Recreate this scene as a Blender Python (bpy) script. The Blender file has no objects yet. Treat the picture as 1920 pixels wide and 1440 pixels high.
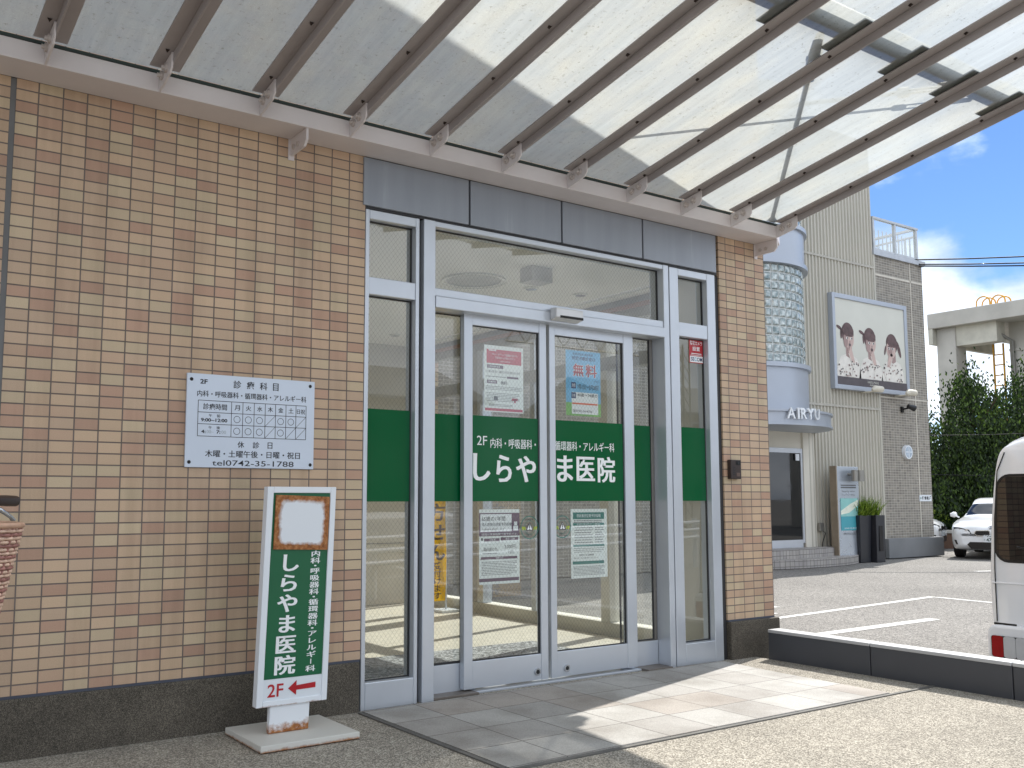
import bpy, bmesh, math, random
from math import sin, cos, pi, radians
from mathutils import Vector, Matrix
random.seed(7)
SC = bpy.context.scene
COL = SC.collection

# ------------------------------------------------------------------ camera
cam = bpy.data.cameras.new("camera")
cam.sensor_fit = 'HORIZONTAL'; cam.sensor_width = 36; cam.lens = 33.9
cam.shift_x = 0.0378; cam.shift_y = 0.0156
cam.clip_start = 0.05; cam.clip_end = 2000
YAW, PIT = radians(34.61), radians(5.813)
fw = Vector((sin(YAW)*cos(PIT), cos(YAW)*cos(PIT), sin(PIT)))
rt = Vector((cos(YAW), -sin(YAW), 0)); up = rt.cross(fw)
co = bpy.data.objects.new("camera", cam); COL.objects.link(co)
M = Matrix((rt, up, -fw)).transposed().to_4x4()
M.translation = Vector((-0.634, -4.370, 1.0546))
co.matrix_world = M
SC.camera = co

# ------------------------------------------------------------------ sky, sun, exposure
SUN_AZ, SUN_EL = radians(16), radians(48)          # azimuth from +x towards +y
world = bpy.data.worlds.new("World"); SC.world = world; world.use_nodes = True
wt = world.node_tree; wt.nodes.clear()
W = wt.nodes.new
wo = W('ShaderNodeOutputWorld'); bg = W('ShaderNodeBackground'); bg.inputs[1].default_value = 0.15
sky = W('ShaderNodeTexSky'); sky.sky_type = 'NISHITA'; sky.sun_disc = False
sky.sun_elevation = SUN_EL; sky.sun_rotation = pi/2-SUN_AZ
sky.air_density = 1.0; sky.dust_density = 0.1; sky.ozone_density = 3.0
tc = W('ShaderNodeTexCoord')
mp = W('ShaderNodeMapping'); mp.inputs['Scale'].default_value = (1.0, 1.0, 1.9); mp.inputs['Location'].default_value = (4.99, 0.38, 0.80)
nz = W('ShaderNodeTexNoise'); nz.inputs['Scale'].default_value = 3.3; nz.inputs['Detail'].default_value = 9; nz.inputs['Roughness'].default_value = 0.52
cr = W('ShaderNodeValToRGB'); cr.color_ramp.elements[0].position = 0.52; cr.color_ramp.elements[1].position = 0.62
cr.color_ramp.interpolation = 'EASE'
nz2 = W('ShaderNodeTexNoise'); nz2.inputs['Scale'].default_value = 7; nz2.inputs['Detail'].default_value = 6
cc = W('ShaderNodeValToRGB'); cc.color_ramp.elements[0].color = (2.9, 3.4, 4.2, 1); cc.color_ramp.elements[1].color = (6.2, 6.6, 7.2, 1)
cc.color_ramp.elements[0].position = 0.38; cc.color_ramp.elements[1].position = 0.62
# extra unseen cloud added behind the camera and overhead to fill the shade, broken cloud over the car park
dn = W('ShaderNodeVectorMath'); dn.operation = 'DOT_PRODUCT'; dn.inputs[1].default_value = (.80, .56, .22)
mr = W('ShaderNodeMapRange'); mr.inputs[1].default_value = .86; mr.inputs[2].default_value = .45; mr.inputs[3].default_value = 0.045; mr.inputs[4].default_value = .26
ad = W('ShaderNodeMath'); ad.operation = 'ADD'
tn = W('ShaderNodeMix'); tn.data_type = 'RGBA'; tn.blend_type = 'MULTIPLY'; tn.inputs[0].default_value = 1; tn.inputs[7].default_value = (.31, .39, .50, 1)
mx = W('ShaderNodeMix'); mx.data_type = 'RGBA'
L = wt.links.new
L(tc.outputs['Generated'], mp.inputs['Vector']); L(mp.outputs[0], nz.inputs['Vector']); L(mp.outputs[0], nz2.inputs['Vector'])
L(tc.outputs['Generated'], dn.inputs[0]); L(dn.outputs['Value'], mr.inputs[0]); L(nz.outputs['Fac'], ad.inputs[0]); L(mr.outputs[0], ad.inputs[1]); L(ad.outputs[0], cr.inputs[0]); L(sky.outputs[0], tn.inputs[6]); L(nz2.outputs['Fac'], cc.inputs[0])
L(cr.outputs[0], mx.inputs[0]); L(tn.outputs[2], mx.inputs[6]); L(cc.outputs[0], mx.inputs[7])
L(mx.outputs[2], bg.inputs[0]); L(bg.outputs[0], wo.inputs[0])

sl = bpy.data.lights.new("sun", 'SUN'); sl.energy = 3.5; sl.angle = radians(0.5); sl.color = (1, 0.96, 0.90)
so = bpy.data.objects.new("sun", sl); COL.objects.link(so)
sv = Vector((cos(SUN_AZ)*cos(SUN_EL), sin(SUN_AZ)*cos(SUN_EL), sin(SUN_EL)))
so.rotation_euler = (-sv).to_track_quat('-Z', 'Y').to_euler(); so.location = sv*60

vs = SC.view_settings
SC.display_settings.display_device = 'sRGB'
vs.view_transform = 'Standard'; vs.look = 'None'; vs.gamma = 1; vs.exposure = 0.86
SC.cycles.max_bounces = 14; SC.cycles.transparent_max_bounces = 24; SC.cycles.diffuse_bounces = 6
SC.cycles.sample_clamp_indirect = 6; SC.cycles.use_denoising = True

# ------------------------------------------------------------------ materials
def sr(r, g, b):
    f = lambda c: (c/255/12.92 if c/255 <= .04045 else ((c/255+.055)/1.055)**2.4)
    return (f(r), f(g), f(b), 1)
MATS = {}
class NT:
    def __init__(s, name):
        s.m = bpy.data.materials.new(name); s.m.use_nodes = True
        s.t = s.m.node_tree; s.t.nodes.clear()
        s.out = s.n('ShaderNodeOutputMaterial')
        MATS[name] = s.m
    def n(s, typ, **kw):
        x = s.t.nodes.new(typ)
        for k, v in kw.items():
            if k[0] == 'i' and k[1:].isdigit(): x.inputs[int(k[1:])].default_value = v
            else: setattr(x, k, v)
        return x
    def l(s, a, b): s.t.links.new(a, b)
    def math(s, op, a, b=None, c=None):
        x = s.n('ShaderNodeMath', operation=op)
        for i, v in enumerate((a, b, c)):
            if v is None: continue
            if isinstance(v, (int, float)): x.inputs[i].default_value = v
            else: s.l(v, x.inputs[i])
        return x.outputs[0]
    def mixc(s, f, a, b, blend='MIX'):
        x = s.n('ShaderNodeMix', data_type='RGBA', blend_type=blend)
        for i, v in ((0, f), (6, a), (7, b)):
            if isinstance(v, (int, float)): x.inputs[i].default_value = v
            elif isinstance(v, tuple): x.inputs[i].default_value = v
            else: s.l(v, x.inputs[i])
        return x.outputs[2]
    def noise(s, scale, detail=4, vec=None, rough=.55):
        x = s.n('ShaderNodeTexNoise'); x.inputs['Scale'].default_value = scale; x.inputs['Detail'].default_value = detail; x.inputs['Roughness'].default_value = rough
        if vec is not None: s.l(vec, x.inputs['Vector'])
        return x.outputs['Fac']
    def ramp(s, f, *st, interp='LINEAR'):
        x = s.n('ShaderNodeValToRGB'); x.color_ramp.interpolation = interp
        e = x.color_ramp.elements
        while len(e) < len(st): e.new(0.5)
        for k, (p, c) in enumerate(st): e[k].position = p; e[k].color = c if len(c) == 4 else (*c, 1)
        s.l(f, x.inputs[0]); return x.outputs[0]
    def pos(s): return s.n('ShaderNodeNewGeometry').outputs['Position']
    def obj(s): return s.n('ShaderNodeTexCoord').outputs['Object']
    def xyz(s, v):
        x = s.n('ShaderNodeSeparateXYZ'); s.l(v, x.inputs[0]); return x.outputs
    def bsdf(s, col, rough=.5, metal=0., spec=.5, bump=None, bs=.2, bd=.01, coat=0., link=True):
        b = s.n('ShaderNodeBsdfPrincipled')
        for k, v in (('Base Color', col), ('Roughness', rough), ('Metallic', metal)):
            if isinstance(v, (int, float, tuple)): b.inputs[k].default_value = v
            else: s.l(v, b.inputs[k])
        b.inputs['Specular IOR Level'].default_value = spec; b.inputs['Coat Weight'].default_value = coat
        if bump is not None:
            u = s.n('ShaderNodeBump'); u.inputs['Strength'].default_value = bs; u.inputs['Distance'].default_value = bd
            s.l(bump, u.inputs['Height']); s.l(u.outputs[0], b.inputs['Normal'])
        if link: s.l(b.outputs[0], s.out.inputs[0])
        return b.outputs[0]

def mat(name, c, rough=.5, metal=0., var=.08, vs=6., spec=.5, bump=0., bscale=60., coat=0.):
    m = NT(name); p = m.obj()
    f = m.noise(vs, 5, p)
    lo = tuple(x*(1-var) for x in c[:3])+(1,); hi = tuple(min(1, x*(1+var)) for x in c[:3])+(1,)
    col = m.ramp(f, (.35, lo), (.65, hi))
    r = m.math('MULTIPLY_ADD', m.noise(vs*2.3, 4, p), .16, rough-.08)
    m.bsdf(col, r, metal, spec, m.noise(bscale, 3, p) if bump else None, bump, .004, coat)
    return m.m

def tile_mat(name, cols, mortar, w, h, mw, px=0., pz=0., rough=.45, mr=.85, offset=0., dirt=.12):
    m = NT(name); x, y, z = m.xyz(m.pos())
    u = m.math('DIVIDE', m.math('ADD', m.math('ADD', x, y), 100*w-px), w)
    v = m.math('DIVIDE', m.math('ADD', z, 100*h-pz), h)
    if offset:
        row = m.math('FLOOR', v)
        u = m.math('ADD', u, m.math('MULTIPLY', m.math('MODULO', row, 2), offset))
    iu, iv = m.math('FLOOR', u), m.math('FLOOR', v)
    fu, fv = m.math('FRACT', u), m.math('FRACT', v)
    eu = m.math('MULTIPLY', m.math('MINIMUM', fu, m.math('SUBTRACT', 1, fu)), w)
    ev = m.math('MULTIPLY', m.math('MINIMUM', fv, m.math('SUBTRACT', 1, fv)), h)
    e = m.math('MINIMUM', eu, ev)
    k = m.n('ShaderNodeMapRange', interpolation_type='SMOOTHSTEP'); m.l(e, k.inputs[0])
    k.inputs[1].default_value = mw*.62; k.inputs[2].default_value = mw*1.35
    cv = m.n('ShaderNodeCombineXYZ'); m.l(iu, cv.inputs[0]); m.l(iv, cv.inputs[1])
    wn = m.n('ShaderNodeTexWhiteNoise', noise_dimensions='2D'); m.l(cv.outputs[0], wn.inputs['Vector'])
    n = len(cols); st = []
    acc = 0
    for c, wgt in cols: st.append((acc, c)); acc += wgt
    tcol = m.ramp(wn.outputs['Value'], *st, interp='CONSTANT')
    s2 = m.xyz(wn.outputs['Color'])
    tcol = m.mixc(1, tcol, m.ramp(s2[1], (0, (.93, .93, .93)), (1, (1.06, 1.06, 1.06))), 'MULTIPLY')
    gr = m.noise(260, 3, m.pos())
    tcol = m.mixc(1, tcol, m.ramp(gr, (.3, (.93, .92, .90)), (.7, (1.05, 1.05, 1.05))), 'MULTIPLY')
    big = m.noise(1.3, 5, m.pos())
    tcol = m.mixc(1, tcol, m.ramp(big, (.3, (1-dirt,)*3), (.65, (1, 1, 1))), 'MULTIPLY')
    sm = m.n('ShaderNodeMapping'); sm.inputs['Scale'].default_value = (7, 7, .55); m.l(m.pos(), sm.inputs[0])
    tcol = m.mixc(1, tcol, m.ramp(m.noise(1., 6, sm.outputs[0], .6), (.36, (.86, .85, .84)), (.52, (1, 1, 1))), 'MULTIPLY')
    ed = m.n('ShaderNodeMapRange'); m.l(m.math('ADD', e, m.math('MULTIPLY', m.noise(140, 4, m.pos()), .004)), ed.inputs[0]); ed.inputs[1].default_value = mw*1.2; ed.inputs[2].default_value = mw*2.6; ed.inputs[3].default_value = .86; ed.inputs[4].default_value = 1.
    tcol = m.mixc(1, tcol, m.ramp(ed.outputs[0], (0, (0, 0, 0)), (1, (1, 1, 1))), 'MULTIPLY')
    mvar = m.mixc(1, mortar, m.ramp(m.noise(9, 5, m.pos()), (.3, (.8, .8, .8)), (.7, (1.15, 1.15, 1.15))), 'MULTIPLY')
    col = m.mixc(k.outputs[0], mvar, tcol)
    ht = m.math('ADD', m.math('MULTIPLY', k.outputs[0], 1.), m.math('MULTIPLY', m.noise(75, 4, m.pos()), .5))
    ro = m.math('MULTIPLY_ADD', k.outputs[0], rough-mr, mr)
    m.bsdf(col, ro, 0, .4, ht, .55, .0025)
    return m.m

def speckle(name, c1, c2, c3, s=220, big=.2, rough=.85, bump=.4, bd=.004, spots=None, stain=1.1):
    """granite / asphalt / exposed aggregate"""
    m = NT(name); p = m.pos()
    v = m.n('ShaderNodeTexVoronoi'); v.inputs['Scale'].default_value = s; m.l(p, v.inputs['Vector'])
    r = m.xyz(v.outputs['Color'])[0]
    col = m.ramp(r, (.15, c1), (.5, c2), (.88, c3))
    b = m.noise(stain, 6, p, .6); b2 = m.noise(14, 5, p)
    col = m.mixc(1, col, m.ramp(b, (.3, (1-big,)*3), (.7, (1+big*.4,)*3)), 'MULTIPLY')
    col = m.mixc(1, col, m.ramp(b2, (.35, (.9,)*3), (.65, (1.06,)*3)), 'MULTIPLY')
    if spots:
        q = m.noise(spots[0], 3, p); col = m.mixc(m.ramp(q, (spots[1], (0, 0, 0)), (spots[1]+.05, (1, 1, 1))), col, spots[2])
    h = m.math('ADD', v.outputs['Distance'], m.math('MULTIPLY', m.noise(s*.4, 4, p), .8))
    m.bsdf(col, rough, 0, .35, h, bump, bd)
    return m.m

def glass_mat(name, wire=False, tint=(.93, .96, .95), refl=1.0, pitch=.026):
    m = NT(name)
    tr = m.n('ShaderNodeBsdfTransparent'); tr.inputs[0].default_value = (*tint, 1)
    gl = m.n('ShaderNodeBsdfGlossy'); gl.inputs['Roughness'].default_value = .0
    # plate glass is never perfectly flat: a faint waviness
    ge = m.n('ShaderNodeNewGeometry'); dt = m.n('ShaderNodeVectorMath', operation='DOT_PRODUCT'); m.l(ge.outputs['Normal'], dt.inputs[0]); m.l(ge.outputs['Incoming'], dt.inputs[1])
    om = m.math('SUBTRACT', 1, m.math('MINIMUM', m.math('ABSOLUTE', dt.outputs['Value']), 1))
    ff = m.math('MINIMUM', m.math('MULTIPLY', m.math('MULTIPLY_ADD', m.math('POWER', om, 5), .96, .04), 3.0*refl), 1)
    mixs = m.n('ShaderNodeMixShader'); m.l(ff, mixs.inputs[0]); m.l(tr.outputs[0], mixs.inputs[1]); m.l(gl.outputs[0], mixs.inputs[2])
    o = mixs.outputs[0]
    # thin dust film
    df = m.n('ShaderNodeBsdfDiffuse'); df.inputs[0].default_value = (.55, .56, .54, 1)
    d = m.math('MULTIPLY', m.noise(5, 5, m.pos()), .05)
    if wire:
        x, y, z = m.xyz(m.pos()); u = m.math('ADD', x, y)
        def lines(a):
            f = m.math('FRACT', m.math('ADD', m.math('DIVIDE', a, pitch), 500))
            return m.math('LESS_THAN', m.math('ABSOLUTE', m.math('SUBTRACT', f, .5)), .028)
        zz = m.math('MULTIPLY', z, .82)
        w = m.math('MAXIMUM', lines(m.math('ADD', u, zz)), lines(m.math('SUBTRACT', u, zz)))
        wd = m.n('ShaderNodeBsdfPrincipled'); wd.inputs['Base Color'].default_value = (.22, .22, .21, 1); wd.inputs['Roughness'].default_value = .5; wd.inputs['Metallic'].default_value = .3
        m2 = m.n('ShaderNodeMixShader'); m.l(m.math('MULTIPLY', w, .5), m2.inputs[0]); m.l(o, m2.inputs[1]); m.l(wd.outputs[0], m2.inputs[2]); o = m2.outputs[0]
    m3 = m.n('ShaderNodeMixShader'); m.l(d, m3.inputs[0]); m.l(o, m3.inputs[1]); m.l(df.outputs[0], m3.inputs[2])
    m.l(m3.outputs[0], m.out.inputs[0]); return m.m

def frosted(name):
    m = NT(name); p = m.pos()
    mp = m.n('ShaderNodeMapping'); mp.inputs['Scale'].default_value = (26, 2.2, 1); m.l(p, mp.inputs[0])
    st = m.noise(1.0, 7, mp.outputs[0], .7)
    mp2 = m.n('ShaderNodeMapping'); mp2.inputs['Scale'].default_value = (3, 1.2, 1); m.l(p, mp2.inputs[0])
    bl = m.noise(1.3, 5, mp2.outputs[0])
    col = m.ramp(st, (.3, sr(156, 161, 160)), (.7, sr(172, 177, 177)))
    col = m.mixc(m.ramp(bl, (.45, (0, 0, 0)), (.75, (.4, .4, .4))), col, sr(192, 184, 158))
    sc = m.n('ShaderNodeMapping'); sc.inputs['Scale'].default_value = (1., .35, 1); sc.inputs['Rotation'].default_value = (0, 0, .25); m.l(p, sc.inputs[0])
    vo = m.n('ShaderNodeTexVoronoi', feature='DISTANCE_TO_EDGE'); vo.inputs['Scale'].default_value = 28
    dw = m.n('ShaderNodeVectorMath', operation='ADD'); nv = m.n('ShaderNodeTexNoise'); nv.inputs['Scale'].default_value = 9; nv.inputs['Detail'].default_value = 5; m.l(p, nv.inputs['Vector']); m.l(sc.outputs[0], dw.inputs[0]); m.l(nv.outputs['Color'], dw.inputs[1]); m.l(dw.outputs[0], vo.inputs['Vector'])
    scr = m.math('MULTIPLY', m.ramp(vo.outputs['Distance'], (.0, (1, 1, 1)), (.035, (0, 0, 0))), m.ramp(bl, (.4, (.1, .1, .1)), (.62, (.8, .8, .8))))
    col = m.mixc(scr, col, sr(206, 206, 200))
    grime = m.noise(46, 6, p, .7)
    col = m.mixc(m.ramp(grime, (.58, (0, 0, 0)), (.70, (.6, .6, .6))), col, sr(112, 108, 94))
    ts = m.n('ShaderNodeBsdfTranslucent'); m.l(col, ts.inputs[0])
    df = m.n('ShaderNodeBsdfDiffuse'); m.l(col, df.inputs[0])
    gl = m.n('ShaderNodeBsdfGlossy'); gl.inputs['Roughness'].default_value = .12
    tr = m.n('ShaderNodeBsdfTransparent'); tr.inputs[0].default_value = (.95, .97, .96, 1)
    a = m.n('ShaderNodeMixShader', i0=.14); m.l(ts.outputs[0], a.inputs[1]); m.l(df.outputs[0], a.inputs[2])
    b = m.n('ShaderNodeMixShader', i0=.11); m.l(a.outputs[0], b.inputs[1]); m.l(tr.outputs[0], b.inputs[2])
    c = m.n('ShaderNodeMixShader', i0=.05); m.l(b.outputs[0], c.inputs[1]); m.l(gl.outputs[0], c.inputs[2])
    m.l(c.outputs[0], m.out.inputs[0]); return m.m

def leaf_mat(name, a, b, c):
    m = NT(name); g = m.n('ShaderNodeNewGeometry')
    col = m.ramp(g.outputs['Random Per Island'], (0, a), (.55, b), (1, c))
    d = m.bsdf(col, .55, 0, .3, link=False)
    t = m.n('ShaderNodeBsdfTranslucent'); m.l(col, t.inputs[0])
    x = m.n('ShaderNodeMixShader', i0=.28); m.l(d, x.inputs[1]); m.l(t.outputs[0], x.inputs[2]); m.l(x.outputs[0], m.out.inputs[0])
    return m.m

TILE = tile_mat('beige_tile', [(sr(204, 176, 147), .30), (sr(198, 171, 145), .24), (sr(203, 182, 152), .16), (sr(189, 154, 131), .14), (sr(196, 166, 140), .16)],
                sr(112, 102, 96), .1, .05, .0028, 0., .247)
TILE_P = tile_mat('pier_tile', [(sr(204, 176, 147), .30), (sr(198, 171, 145), .24), (sr(203, 182, 152), .16), (sr(189, 154, 131), .14), (sr(196, 166, 140), .16)],
                sr(112, 102, 96), .1, .05, .0028, .39, .247)
BRICK = tile_mat('grey_brick_tile', [(sr(140, 134, 125), .4), (sr(130, 124, 116), .3), (sr(150, 143, 132), .3)], sr(176, 172, 163), .11, .06, .006, 0, 0, rough=.6)
STEP = tile_mat('grey_step_tile', [(sr(176, 172, 168), .5), (sr(166, 162, 160), .5)], sr(96, 94, 92), .1, .1, .004, 0, 0)
GRAN = speckle('granite_plinth', sr(62, 57, 50), sr(84, 78, 69), sr(120, 112, 99), 420, .36, .75, .12, stain=2.2)
AGG = speckle('exposed_aggregate', sr(116, 110, 101), sr(152, 145, 132), sr(196, 189, 175), 190, .24, .9, .5, .004)
ASPH = speckle('worn_asphalt', sr(98, 96, 93), sr(128, 125, 121), sr(158, 155, 149), 80, .2, .92, .5, .006, stain=.35)
PAVE = None
def pave():
    m = NT('granite_paving'); x, y, z = m.xyz(m.pos())
    u = m.math('DIVIDE', m.math('ADD', x, 30-1.69+.29*.0), .297); v = m.math('DIVIDE', m.math('ADD', y, 30+.055), .297)
    iu, iv = m.math('FLOOR', u), m.math('FLOOR', v); fu, fv = m.math('FRACT', u), m.math('FRACT', v)
    e = m.math('MINIMUM', m.math('MINIMUM', fu, m.math('SUBTRACT', 1, fu)), m.math('MINIMUM', fv, m.math('SUBTRACT', 1, fv)))
    k = m.n('ShaderNodeMapRange'); m.l(e, k.inputs[0]); k.inputs[1].default_value = .006; k.inputs[2].default_value = .014
    cv = m.n('ShaderNodeCombineXYZ'); m.l(iu, cv.inputs[0]); m.l(iv, cv.inputs[1])
    wn = m.n('ShaderNodeTexWhiteNoise', noise_dimensions='2D'); m.l(cv.outputs[0], wn.inputs['Vector'])
    c = m.ramp(wn.outputs['Value'], (0, sr(168, 164, 158)), (.35, sr(175, 172, 166)), (.6, sr(169, 161, 152)), (.8, sr(178, 175, 169)), interp='CONSTANT')
    vo = m.n('ShaderNodeTexVoronoi'); vo.inputs['Scale'].default_value = 330; m.l(m.pos(), vo.inputs['Vector'])
    c = m.mixc(1, c, m.ramp(m.xyz(vo.outputs['Color'])[0], (.1, (.8,)*3), (.6, (1.0,)*3), (1, (1.14,)*3)), 'MULTIPLY')
    c = m.mixc(1, c, m.ramp(m.noise(2.6, 6, m.pos()), (.34, (.72, .70, .68)), (.58, (1.02,)*3)), 'MULTIPLY')
    c = m.mixc(k.outputs[0], sr(96, 92, 86), c)
    m.bsdf(c, .6, 0, .4, m.math('ADD', k.outputs[0], m.math('MULTIPLY', m.noise(200, 3, m.pos()), .3)), .4, .002); return m.m
PAVE = pave()
ALU = mat('aluminium_frame', sr(200, 205, 212), .34, .5, .03, 3)
ALUD = mat('dark_gasket', sr(52, 52, 54), .5, .2, .05)
ALUB = mat('brown_grey_jamb', sr(128, 124, 118), .4, .6, .04)
def panelm():
    m = NT('grey_panel'); mp_ = m.n('ShaderNodeMapping'); mp_.inputs['Scale'].default_value = (9, 9, .7); m.l(m.pos(), mp_.inputs[0])
    n_ = m.noise(1., 6, mp_.outputs[0], .6); c = m.ramp(n_, (.35, sr(145, 150, 158)), (.6, sr(151, 156, 164)), (.74, sr(168, 173, 180)))
    m.bsdf(c, m.math('MULTIPLY_ADD', m.noise(3, 5, m.pos()), .2, .28), .3, .5); return m.m
PANEL = panelm()
PAINT = mat('canopy_paint', sr(160, 152, 150), .5, 0, .05, 4)
PAINTB = mat('canopy_beam_paint', sr(214, 206, 204), .45, 0, .04, 3)
BOLT = mat('bolt', sr(196, 186, 180), .4, .1, .04, 8)
DARKHOLE = mat('screw_dark', sr(46, 34, 28), .6, .3, .1)
GLASS = glass_mat('clear_glass', False)
WGLASS = glass_mat('wired_glass', True)
FROST = frosted('frosted_canopy_glass')
STEEL = mat('galvanised_steel', sr(150, 148, 142), .45, .6, .08, 5)
FILM = mat('green_film', (.0, .098, .030, 1), .14, 0, .02, 2, .28)
WHITE = mat('white_vinyl', sr(236, 238, 238), .4, 0, .02)
BLACK = mat('black_ink', sr(26, 28, 34), .5, 0, .05)
RED = mat('red_ink', sr(176, 22, 34), .4, 0, .05)
SIGNW = mat('white_sign_metal', sr(224, 229, 234), .35, .1, .03, 3)
SIGNS = mat('pale_sign_plate', sr(208, 217, 230), .32, .15, .03, 2)
SIGNG = mat('sign_green', sr(6, 94, 58), .35, 0, .05, 2)
PAPER = mat('poster_paper', sr(232, 236, 232), .6, 0, .02)
RUBBER = mat('black_rubber', sr(28, 27, 27), .7, 0, .1)
BLACKP = mat('dark_brown_plastic', sr(52, 40, 36), .35, 0, .06)
CURB = mat('curb_panel', sr(74, 75, 79), .42, .2, .06, 2.4)
CURBT = mat('curb_cap', sr(182, 182, 182), .5, .2, .05, 4)
PLASTER = mat('cream_plaster', sr(214, 210, 198), .8, 0, .03, 2)
CEIL = mat('lobby_ceiling_white', sr(232, 230, 222), .85, 0, .015, 2)
PINKT = mat('pinkish_trim', sr(176, 142, 128), .6, 0, .04)
LOBF = speckle('cream_lobby_floor', sr(196, 189, 172), sr(208, 202, 186), sr(220, 214, 200), 160, .06, .5, .03)
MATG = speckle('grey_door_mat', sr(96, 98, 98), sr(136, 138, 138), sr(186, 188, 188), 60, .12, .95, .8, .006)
STONEW = mat('pale_stone_wall', sr(200, 196, 184), .7, 0, .06, 3)
CARW = mat('white_car_paint', sr(232, 234, 236), .22, 0, .015, 2, .5, coat=.8)
CARG = mat('dark_car_glass', sr(12, 14, 16), .02, 0, .02, 2, .6)
CARB = mat('black_car_trim', sr(20, 20, 22), .35, 0, .05)
CHROME = mat('chrome', sr(205, 208, 212), .14, .95, .03)
TYRE = mat('tyre', sr(26, 26, 27), .8, 0, .08)
LAMPR = mat('red_lamp', sr(150, 14, 20), .12, 0, .06, 12, .6)
LAMPW = mat('clear_lamp', sr(206, 208, 210), .1, .2, .05, 12, .6)
CORR = mat('cream_corrugated', sr(186, 182, 170), .5, .1, .03, 1.2)
BLUEM = mat('pale_blue_metal', sr(174, 181, 192), .38, .35, .03, 1.5)
CONC = mat('pale_concrete', sr(182, 178, 169), .85, 0, .12, .7)
CONCD = mat('grey_concrete', sr(122, 124, 126), .85, 0, .08, 1.1)
YEL = mat('yellow_paint', sr(206, 152, 32), .5, 0, .06)
WOODD = mat('dark_fence', sr(56, 50, 46), .8, 0, .15, 5)
BROWNW = mat('brown_wall', sr(104, 78, 62), .8, 0, .12, 4)
BARK = mat('bark', sr(74, 58, 44), .9, 0, .2, 8, bump=.6)
LINE = speckle('worn_white_paint', sr(190, 190, 186), sr(216, 216, 212), sr(228, 228, 224), 60, .12, .8, .2, spots=(26, .66, sr(150, 147, 140)))
BLOCK = None
def gblock():
    m = NT('glass_block'); b = m.n('ShaderNodeBsdfPrincipled')
    g = m.noise(11, 3, m.pos())
    m.l(m.ramp(g, (.3, sr(96, 116, 120)), (.7, sr(206, 212, 210))), b.inputs['Base Color'])
    b.inputs['Roughness'].default_value = .12; b.inputs['Metallic'].default_value = .35
    u = m.n('ShaderNodeBump'); u.inputs['Strength'].default_value = .5; u.inputs['Distance'].default_value = .02
    m.l(m.noise(9, 2, m.pos()), u.inputs['Height']); m.l(u.outputs[0], b.inputs['Normal'])
    m.l(b.outputs[0], m.out.inputs[0]); return m.m
BLOCK = gblock()
LEAF1 = leaf_mat('dark_conifer_leaf', sr(22, 36, 16), sr(38, 58, 23), sr(86, 110, 44))  # lightest tone paints sunlit highlights onto random leaves
LEAF2 = leaf_mat('shrub_leaf', sr(52, 74, 24), sr(88, 112, 34), sr(140, 156, 60))
LEAF3 = leaf_mat('fern_leaf', sr(66, 92, 26), sr(110, 138, 44), sr(160, 180, 72))
def rusty(name, base, lo, hi, half, axis, amp=.036):
    """rust creeping in from the edges (half = half sizes, object space) or up from the foot"""
    m = NT(name); x, y, z = m.xyz(m.obj())
    if axis == 'edge':
        dx = m.math('SUBTRACT', half[0], m.math('ABSOLUTE', x)); dz = m.math('SUBTRACT', half[1], m.math('ABSOLUTE', z))
        d = m.math('SMOOTH_MIN', dx, dz, .05)
    else: d = m.math('SUBTRACT', z, half)
    n = m.math('MULTIPLY', m.math('SUBTRACT', m.noise(22, 6, m.obj(), .65), .5), amp)
    k = m.n('ShaderNodeMapRange'); m.l(m.math('ADD', d, n), k.inputs[0]); k.inputs[1].default_value = lo; k.inputs[2].default_value = hi
    rust = m.ramp(m.noise(60, 6, m.obj(), .7), (.3, sr(112, 66, 34)), (.5, sr(156, 100, 56)), (.7, sr(190, 140, 92)))
    col = m.mixc(k.outputs[0], rust, base)
    m.bsdf(col, .6, 0, .3, m.noise(90, 4, m.obj()), .15, .002); return m.m

# ------------------------------------------------------------------ mesh builder
GLY = {}
def glyph(body, heavy=0.):
    key = (body, heavy)
    if key in GLY: return GLY[key]
    c = bpy.data.curves.new('t', 'FONT'); c.body = body; c.size = 1; c.offset = heavy; c.resolution_u = 3
    o = bpy.data.objects.new('t', c); COL.objects.link(o)
    dg = bpy.context.evaluated_depsgraph_get(); dg.update()
    me = bpy.data.meshes.new_from_object(o.evaluated_get(dg))
    r = ([(v.co.x, v.co.y) for v in me.vertices], [tuple(p.vertices) for p in me.polygons])
    bpy.data.objects.remove(o); bpy.data.curves.remove(c); bpy.data.meshes.remove(me)
    GLY[key] = r; return r

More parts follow.
